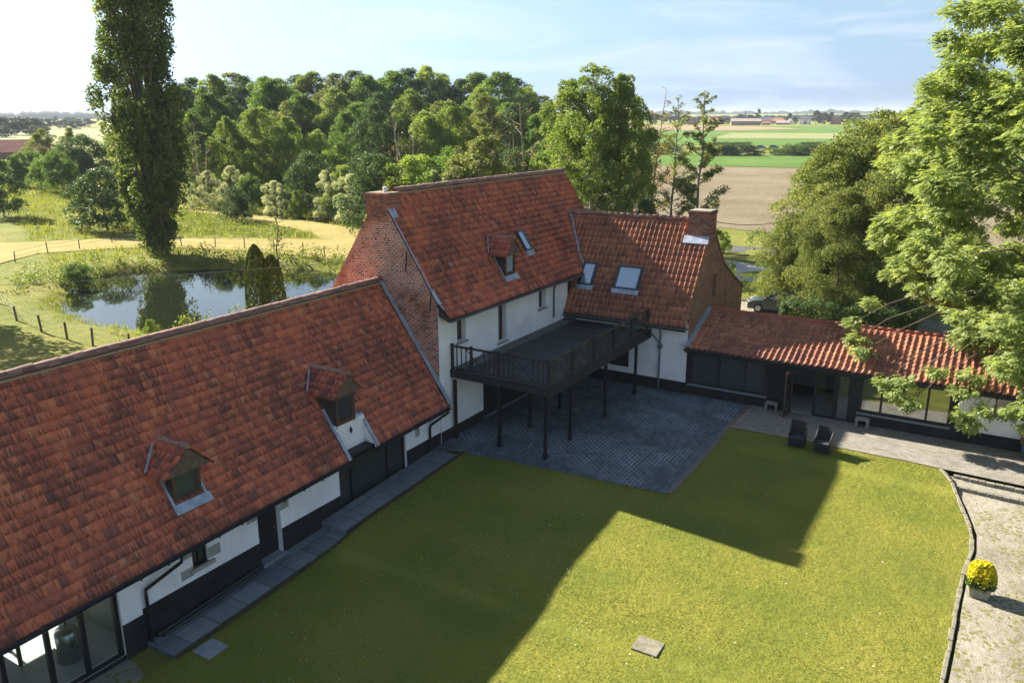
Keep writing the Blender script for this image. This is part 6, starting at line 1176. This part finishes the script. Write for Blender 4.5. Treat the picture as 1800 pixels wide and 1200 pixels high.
# far tree line and low hills
def ridge_ring(name, D, h0, h1, mat, label, cat, kind, seed, u0=-500, u1=2300, wdt=160, n=420):
    r = np.random.default_rng(seed); us = np.linspace(u0, u1, n); V = []; F = []; k = np.cumsum(r.normal(size=n)); k -= np.linspace(k[0], k[-1], n); k /= np.abs(k).max()
    for i, u in enumerate(us):
        p = at(u, D); d = p/np.hypot(*p); h = h0+(h1-h0)*(.5+.5*k[i])+r.normal()*(h1-h0)*.09; g0 = float(ground(*p)) if kind == 'stuff' else 0.0
        for off, z in ((-wdt/2, -2), (-wdt/2.2, h*.75), (-wdt/5, h), (wdt/5, h*.98), (wdt/2, -2)): q = p+d*off; V.append((q[0], q[1], z+g0))
    for i in range(n-1):
        for j in range(4): a = i*5+j; F.append((a, a+1, a+6, a+5))
    return tag(np_obj(name, np_mesh(name, np.array(V), np.array(F), mat, smooth=False)), label, cat, kind=kind)
MAT['far_wood'] = mat_ground('far_wood', [(0.3, (0.016, 0.030, 0.026)), (0.6, (0.030, 0.045, 0.036))], (0.01, 0.12), 1.0, .1, bdist=4.0)
ridge_ring('far_treeline', 1500, 5, 13, 'far_wood', 'unbroken line of far hedgerow trees behind the village', 'tree line', 'stuff', 5, 900, 2300)
ridge_ring('hills', 3400, 16, 44, 'far_wood', 'low hazy wooded hills along the horizon', 'hills', 'structure', 8, wdt=500)

# ------------------------------------------------------------------ cars
MAT['car_blue'] = simple('blue_black_car_paint', (0.020, 0.035, 0.065), .22, .1, 2, spec=.7); MAT['car_mid'] = simple('mid_blue_car_paint', (0.03, 0.08, 0.22), .25, .1, 2, spec=.7); MAT['car_grey'] = simple('greenish_grey_car_paint', (0.10, 0.13, 0.12), .3, .1, 2, spec=.7)
MAT['tyre'] = simple('tyre_rubber', (0.015, 0.015, 0.016), .8, .2, 6); MAT['rim'] = simple('alloy_rim', (0.35, 0.36, 0.37), .35, .1, 6, metal=.8); MAT['lamp'] = simple('headlight_lens', (0.55, 0.57, 0.6), .15, .1, 6); MAT['lamp_red'] = simple('tail_light_lens', (0.30, 0.02, 0.015), .2, .1, 6)
def car(name, label, paint, loc, rot):
    t = thing(name, label, 'car', loc); t.rotation_euler = (0, 0, rot)
    def part(mb, nm, mt, par=None, bevel=0.0, smooth=False): o = mb.build(nm, mt, None, smooth, bevel); o.parent = par or t; return o
    L, W = 4.35, 1.78
    low = [(-2.17, .35), (-2.15, .78), (-2.0, .92), (-1.55, .98), (.95, .96), (1.75, .86), (2.08, .72), (2.17, .5), (2.12, .25), (-2.1, .25)]
    b = MB(); n = len(low); V = []
    for y, k in ((-W/2+.06, .97), (-W/2, 1.0), (W/2, 1.0), (W/2-.06, .97)): pass
    for y, sx, dz in ((-W/2+.10, .985, -.03), (-W/2, 1.0, 0) if False else (-W/2+.01, 1.0, -.015), (0, 1.005, .015), (W/2-.01, 1.0, -.015), (W/2-.10, .985, -.03)): V.append([(x*sx, y, z+dz*(z > .5)) for x, z in low])
    o_ = 0; vv = [p for r_ in V for p in r_]; ff = [(i*n+j, i*n+(j+1) % n, (i+1)*n+(j+1) % n, (i+1)*n+j) for i in range(len(V)-1) for j in range(n)]+[tuple(range(n))[::-1], tuple((len(V)-1)*n+j for j in range(n))]
    b.add(vv, ff); body = part(b, 'body', paint, bevel=.03)
    hw0, hw1 = W/2-.06, W/2-.26; cab = [(-1.85, .95, hw0), (-1.25, 1.43, hw1), (.05, 1.47, hw1), (1.02, .95, hw0)]
    c = MB().add([(x, -w, z) for x, z, w in cab]+[(x, w, z) for x, z, w in cab], [(0, 1, 2, 3), (7, 6, 5, 4), (0, 4, 5, 1), (1, 5, 6, 2), (2, 6, 7, 3), (3, 7, 4, 0)]); part(c, 'cabin', paint, bevel=.04)
    def lerp(a, b_, k): return tuple(a[i]+(b_[i]-a[i])*k for i in range(3))
    for s_ in (-1, 1):
        q = [(-1.62, s_*(hw0-.03), 1.02), (-1.22, s_*(hw1+.035), 1.38), (.0, s_*(hw1+.035), 1.41), (.80, s_*(hw0-.03), 1.02)]; e = s_*.025
        part(MB().prism(q, (0, e, 0)), 'side_window', 'glass')
    part(MB().prism([(1.0, -hw0+.12, 1.0), (.12, -hw1+.06, 1.45), (.12, hw1-.06, 1.45), (1.0, hw0-.12, 1.0)], (.03, 0, .02)), 'windscreen', 'glass')
    part(MB().prism([(-1.82, -hw0+.15, 1.0), (-1.31, -hw1+.08, 1.40), (-1.31, hw1-.08, 1.40), (-1.82, hw0-.15, 1.0)], (-.03, 0, .02)), 'rear_window', 'glass')
    for x in (-1.32, 1.36):
        for s_ in (-1, 1):
            y0 = s_*(W/2-.19); y1 = s_*(W/2+.005); w = part(MB().tube([(x, y0, .31), (x, y1, .31)], .31, 18), 'wheel', 'tyre'); part(MB().tube([(x, y1-s_*.02, .31), (x, y1+s_*.012, .31)], .20, 10), 'rim', 'rim', w)
    for s_ in (-1, 1): part(MB().box(2.05, 2.17, s_*.62-.17, s_*.62+.17, .62, .74), 'headlight', 'lamp'); part(MB().box(-2.18, -2.1, s_*.66-.14, s_*.66+.14, .68, .86), 'tail_light', 'lamp_red'); part(MB().box(.62, .78, s_*.93-.09, s_*.93+.09, .98, 1.1), 'mirror', paint)
    return t
car('parked_car', 'dark blue parked car half hidden between the brown gable and the clipped hedge', 'car_blue', (-13.3, 60.2, .02), R(186))
p = hit(1339, 262); car('distant_car', 'blue car driving on the country road between the hedges', 'car_mid', (p[0], p[1]-1, float(ground(*p))+.16), R(12))
p = hit(1350, 261.5); car('distant_car', 'greenish car behind the blue one on the country road', 'car_grey', (p[0]+2.5, p[1], float(ground(*p))+.16), R(12))

# ------------------------------------------------------------------ courtyard furniture and small things
def chair(loc, rot, label):
    t = thing('wicker_armchair', label, 'armchair', loc, 'black wicker armchairs on the lawn edge'); t.rotation_euler = (0, 0, rot); t.scale = (.80, .82, 1.03)
    def part(mb, nm, mt='black_weave', bevel=.02): o = mb.build(nm, mt, None, False, bevel); o.parent = t; return o
    part(MB().box(-.36, .36, -.34, .30, .02, .34), 'base')
    part(MB().box(-.345, .345, -.36, .22, .345, .44), 'seat_cushion', 'cushion')
    for s_ in (-1, 1): part(MB().prism([(s_*.36, -.37, .01), (s_*.36, -.37, .60), (s_*.36, -.12, .64), (s_*.37, .22, .86), (s_*.38, .36, .88), (s_*.36, .34, .01)], (s_*.07, 0, 0)), 'arm_panel')
    b = MB(); n = 7; v = []
    for i in range(n):
        a = -1+2*i/(n-1); v += [(a*.40, .30+.05*(1-a*a), .02), (a*.45, .44+.05*(1-a*a), 1.0), (a*.45, .50+.05*(1-a*a), 1.0), (a*.40, .37+.05*(1-a*a), .02)]
    f = [tuple(4*i+k for k in (0, 1)) + (4*(i+1)+1, 4*(i+1)) for i in range(n-1)]+[(4*i+1, 4*i+2, 4*(i+1)+2, 4*(i+1)+1) for i in range(n-1)]+[(4*i+2, 4*i+3, 4*(i+1)+3, 4*(i+1)+2) for i in range(n-1)]+[(4*i+3, 4*i, 4*(i+1), 4*(i+1)+3) for i in range(n-1)]+[(0, 3, 2, 1), (4*n-4, 4*n-3, 4*n-2, 4*n-1)]
    part(b.add(v, f), 'backrest', bevel=0)
MAT['cushion'] = simple('dark_seat_cushion', (0.03, 0.033, 0.038), .8, .3, 8)
chair((-6.40, 34.85, .005), R(3), 'left one of the two black wicker armchairs on the lawn edge')
chair((-5.28, 34.70, .005), R(-4), 'right one of the two black wicker armchairs on the lawn edge')
pot = thing('flower_pot', 'square stone pot of bright yellow chrysanthemums on the kerb of the gravel yard', 'flower pot', (.98, 26.25, -.30))
o = MB().add([(-.24, -.24, 0), (.24, -.24, 0), (.24, .24, 0), (-.24, .24, 0), (-.31, -.31, .40), (.31, -.31, .40), (.31, .31, .40), (-.31, .31, .40), (-.26, -.26, .40), (.26, -.26, .40), (.26, .26, .40), (-.26, .26, .40), (-.25, -.25, .33), (.25, -.25, .33), (.25, .25, .33), (-.25, .25, .33)], [(3, 2, 1, 0), (0, 1, 5, 4), (1, 2, 6, 5), (2, 3, 7, 6), (3, 0, 4, 7), (4, 5, 9, 8), (5, 6, 10, 9), (6, 7, 11, 10), (7, 4, 8, 11), (8, 9, 13, 12), (9, 10, 14, 13), (10, 11, 15, 14), (11, 8, 12, 15), (12, 13, 14, 15)]).build('pot', 'concrete', None, False, .012); o.parent = pot
rf_ = np.random.default_rng(3); n = 5200; d = unit(rf_.normal(size=(n, 3))); d[:, 2] = np.abs(d[:, 2])*1.0; P = np.sign(d)*np.abs(d)**.72*np.array([.40, .40, .76])*(.90+.12*rf_.random((n, 1))+.05*np.sin(d[:, :1]*7)*np.sin(d[:, 1:2]*6+1))+np.array([0, 0, .36]); k = P[:, 2] > .62+.10*rf_.normal(size=n)*.8
V, F = leaf_quads(P[k], .075, rf_, .9, .9); o = np_obj('blossom', np_mesh('blossom', V, F, LEAF['mum'], {'rnd': rf_.random(k.sum())})); o.parent = pot
Q = np.concatenate([P[~k], P[k]*np.array([.93, .93, .95])]); V, F = leaf_quads(Q, .09, rf_, .6, .6); o = np_obj('foliage', np_mesh('foliage', V, F, LEAF['green'], {'rnd': rf_.random(len(Q))*.6})); o.parent = pot
for nm, c, wd, mt, lb, zz in (('drain_cover', (-6.9, 18.75), (.38, .34), 'kerb', 'pale square concrete drain cover set in the sunlit lawn', 0), ('drain_cover', (-18.05, 12.75), (.36, .36), 'sill', 'dark drain cover in the shaded grass by the barn path', 0), ('stone_slab', (-14.4, 37.85), (.75, .5), 'flag', 'grey stone slab lying on the setts under the wing downpipe', 0)):
    z = float(court(*c)); o = MB().box(-wd[0], wd[0], -wd[1], wd[1], -.1, .045).build(nm, mt, None, False, .012); o.location = (c[0], c[1], z); tag(o, lb, 'drain cover' if 'drain' in nm else 'slab')
def trough(loc, label):
    o = MB().prism([(-.42, 0, 0), (-.42, 0, .52), (-.36, 0, .58), (.36, 0, .58), (.42, 0, .52), (.42, 0, 0), (.26, 0, 0), (.26, 0, .34), (.20, 0, .42), (-.20, 0, .42), (-.26, 0, .34), (-.26, 0, 0)], (0, .34, 0)).build('stone_stool', 'concrete', None, False, .015); o.location = loc; o.scale = (.72, .8, .80); tag(o, label, 'stone stool', 'arched stone stools by the annex')
trough((-4.28, 38.42, .03), 'pale arched stone stool standing under the right window band of the annex')
trough((-8.45, 38.45, .03), 'dark shaded arched stone stool left of the open annex door')
tb = thing('blue_tub', 'blue tub with a brown rim beside the annex wall at the right edge', 'tub', (2.45, 38.35, .03))
MAT['tub_blue'] = simple('blue_glaze', (0.05, 0.12, 0.20), .4, .2, 4); MAT['rim_brown'] = simple('brown_rim', (0.16, 0.09, 0.055), .8, .2, 8)
o = MB().lathe([(.30, 0), (.40, .25), (.42, .62), (.37, .62), (.34, .3)], (0, 0, 0), 20).build('tub', 'tub_blue', None, True); o.parent = tb
o = MB().lathe([(.43, .60), (.50, .66), (.50, .82), (.43, .86), (.36, .84)], (0, 0, 0), 20).build('rim', 'rim_brown', None, True); o.parent = tb
kb = MB(); CK = [(-.78, 35.30), (-.2, 34.25), (.25, 32.4), (.62, 30.5), (.68, 29.2), (.52, 27.6), (.44, 25.5), (.38, 22.6), (.28, 20), (.22, 16), (.17, 8)]
rk = random.Random(8); cl = np.concatenate([[0], np.cumsum(np.hypot(*np.diff(np.array(CK), axis=0).T))]); sL = 0
while sL < cl[-1]-.3:
    l = rk.uniform(.45, .95); q = [np.array([np.interp(x, cl, [p[0] for p in CK]), np.interp(x, cl, [p[1] for p in CK])]) for x in (sL+.012, min(sL+l-.012, cl[-1]))]; z0, z1 = (float(court(*p)) for p in q); j = rk.uniform(-.02, .02); h = rk.uniform(.015, .04)
    kb.beam((q[0][0]+j, q[0][1], z0+h-.12), (q[1][0]+j, q[1][1], z1+h-.12), rk.uniform(.10, .15), .26); sL += l
tag(kb.build('lawn_kerb', 'kerb', None, False, .02), 'curved kerb of old stone edging between lawn and gravel', 'kerb', kind='structure')
for y0, zt, lb, x0 in ((34.95, -.015, 'upper stone step edge from walkway down to the gravel', -.25), (34.20, -.155, 'lower stone step edge down to the gravel yard', .02)):
    st = MB(); x = x0
    while x < 7: l = rk.uniform(.22, .36); st.box(x+.008, x+l-.008, y0-.10-.055*x*0+rk.uniform(-.015, .015)-.05*(x-x0), y0+.10-.05*(x-x0), zt-.3, zt+rk.uniform(-.008, .012)); x += l
    tag(st.build('stone_step', 'step_stone', None, False, .015), lb, 'step')
tag(MB().hexa([(-.3, 34.25, -.4), (8, 33.8, -.4), (8, 34.55, -.4), (-.3, 35.0, -.4), (-.3, 34.25, -.17), (8, 33.8, -.17), (8, 34.55, -.17), (-.3, 35.0, -.17)]).build('step_tread', 'concrete'), 'worn tread of packed gravel between the two steps', 'step', kind='structure')
# things inside the glazed barn end
tk = thing('steel_tank', 'upright stainless steel cylinder with a pipe behind the barn glass', 'tank', (-21.3, 10.45, -1.06)); o = MB().lathe([(.30, 0), (.32, .02), (.32, .95), (.28, 1.0), (.05, 1.02)], (0, 0, 0), 22).build('cylinder', 'steel', None, True); o.parent = tk
o = MB().tube([(0, 0, 1.0), (0, 0, 3.05)], .05, 10).build('pipe', 'steel'); o.parent = tk; o = MB().tube([(.30, .12, .75), (.42, .12, .75), (.42, .12, .45), (.30, .12, .45)], .02, 6).build('handle', 'steel'); o.parent = tk
tt = thing('wooden_table', 'long brown wooden table standing in the sunlit barn end', 'table', (-23.4, 9.2, -1.06)); o = MB().box(-1.3, 1.3, -.45, .45, .70, .76).build('tabletop', 'brown_wood'); o.parent = tt
for sx_ in (-1, 1):
    for sy_ in (-1, 1): o = MB().box(sx_*1.15-.045, sx_*1.15+.045, sy_*.36-.045, sy_*.36+.045, 0, .70).build('leg', 'brown_wood'); o.parent = tt
# ------------------------------------------------------------------ air
hm2 = bpy.data.materials.new('haze_air'); hm2.use_nodes = True; hn_ = hm2.node_tree; hn_.nodes.remove(hn_.nodes['Principled BSDF']); pv = hn_.nodes.new('ShaderNodeVolumePrincipled')
pv.inputs['Color'].default_value = (0.80, 0.88, 1.0, 1); pv.inputs['Density'].default_value = 0.00010; pv.inputs['Anisotropy'].default_value = 0.0
hn_.links.new(pv.outputs[0], hn_.nodes['Material Output'].inputs['Volume']); MAT['haze'] = hm2
tag(MB().box(-8500, 8500, -8500, 8500, -4, 62).build('haze', 'haze'), 'thin pale haze in the air towards the horizon', 'haze', kind='stuff')
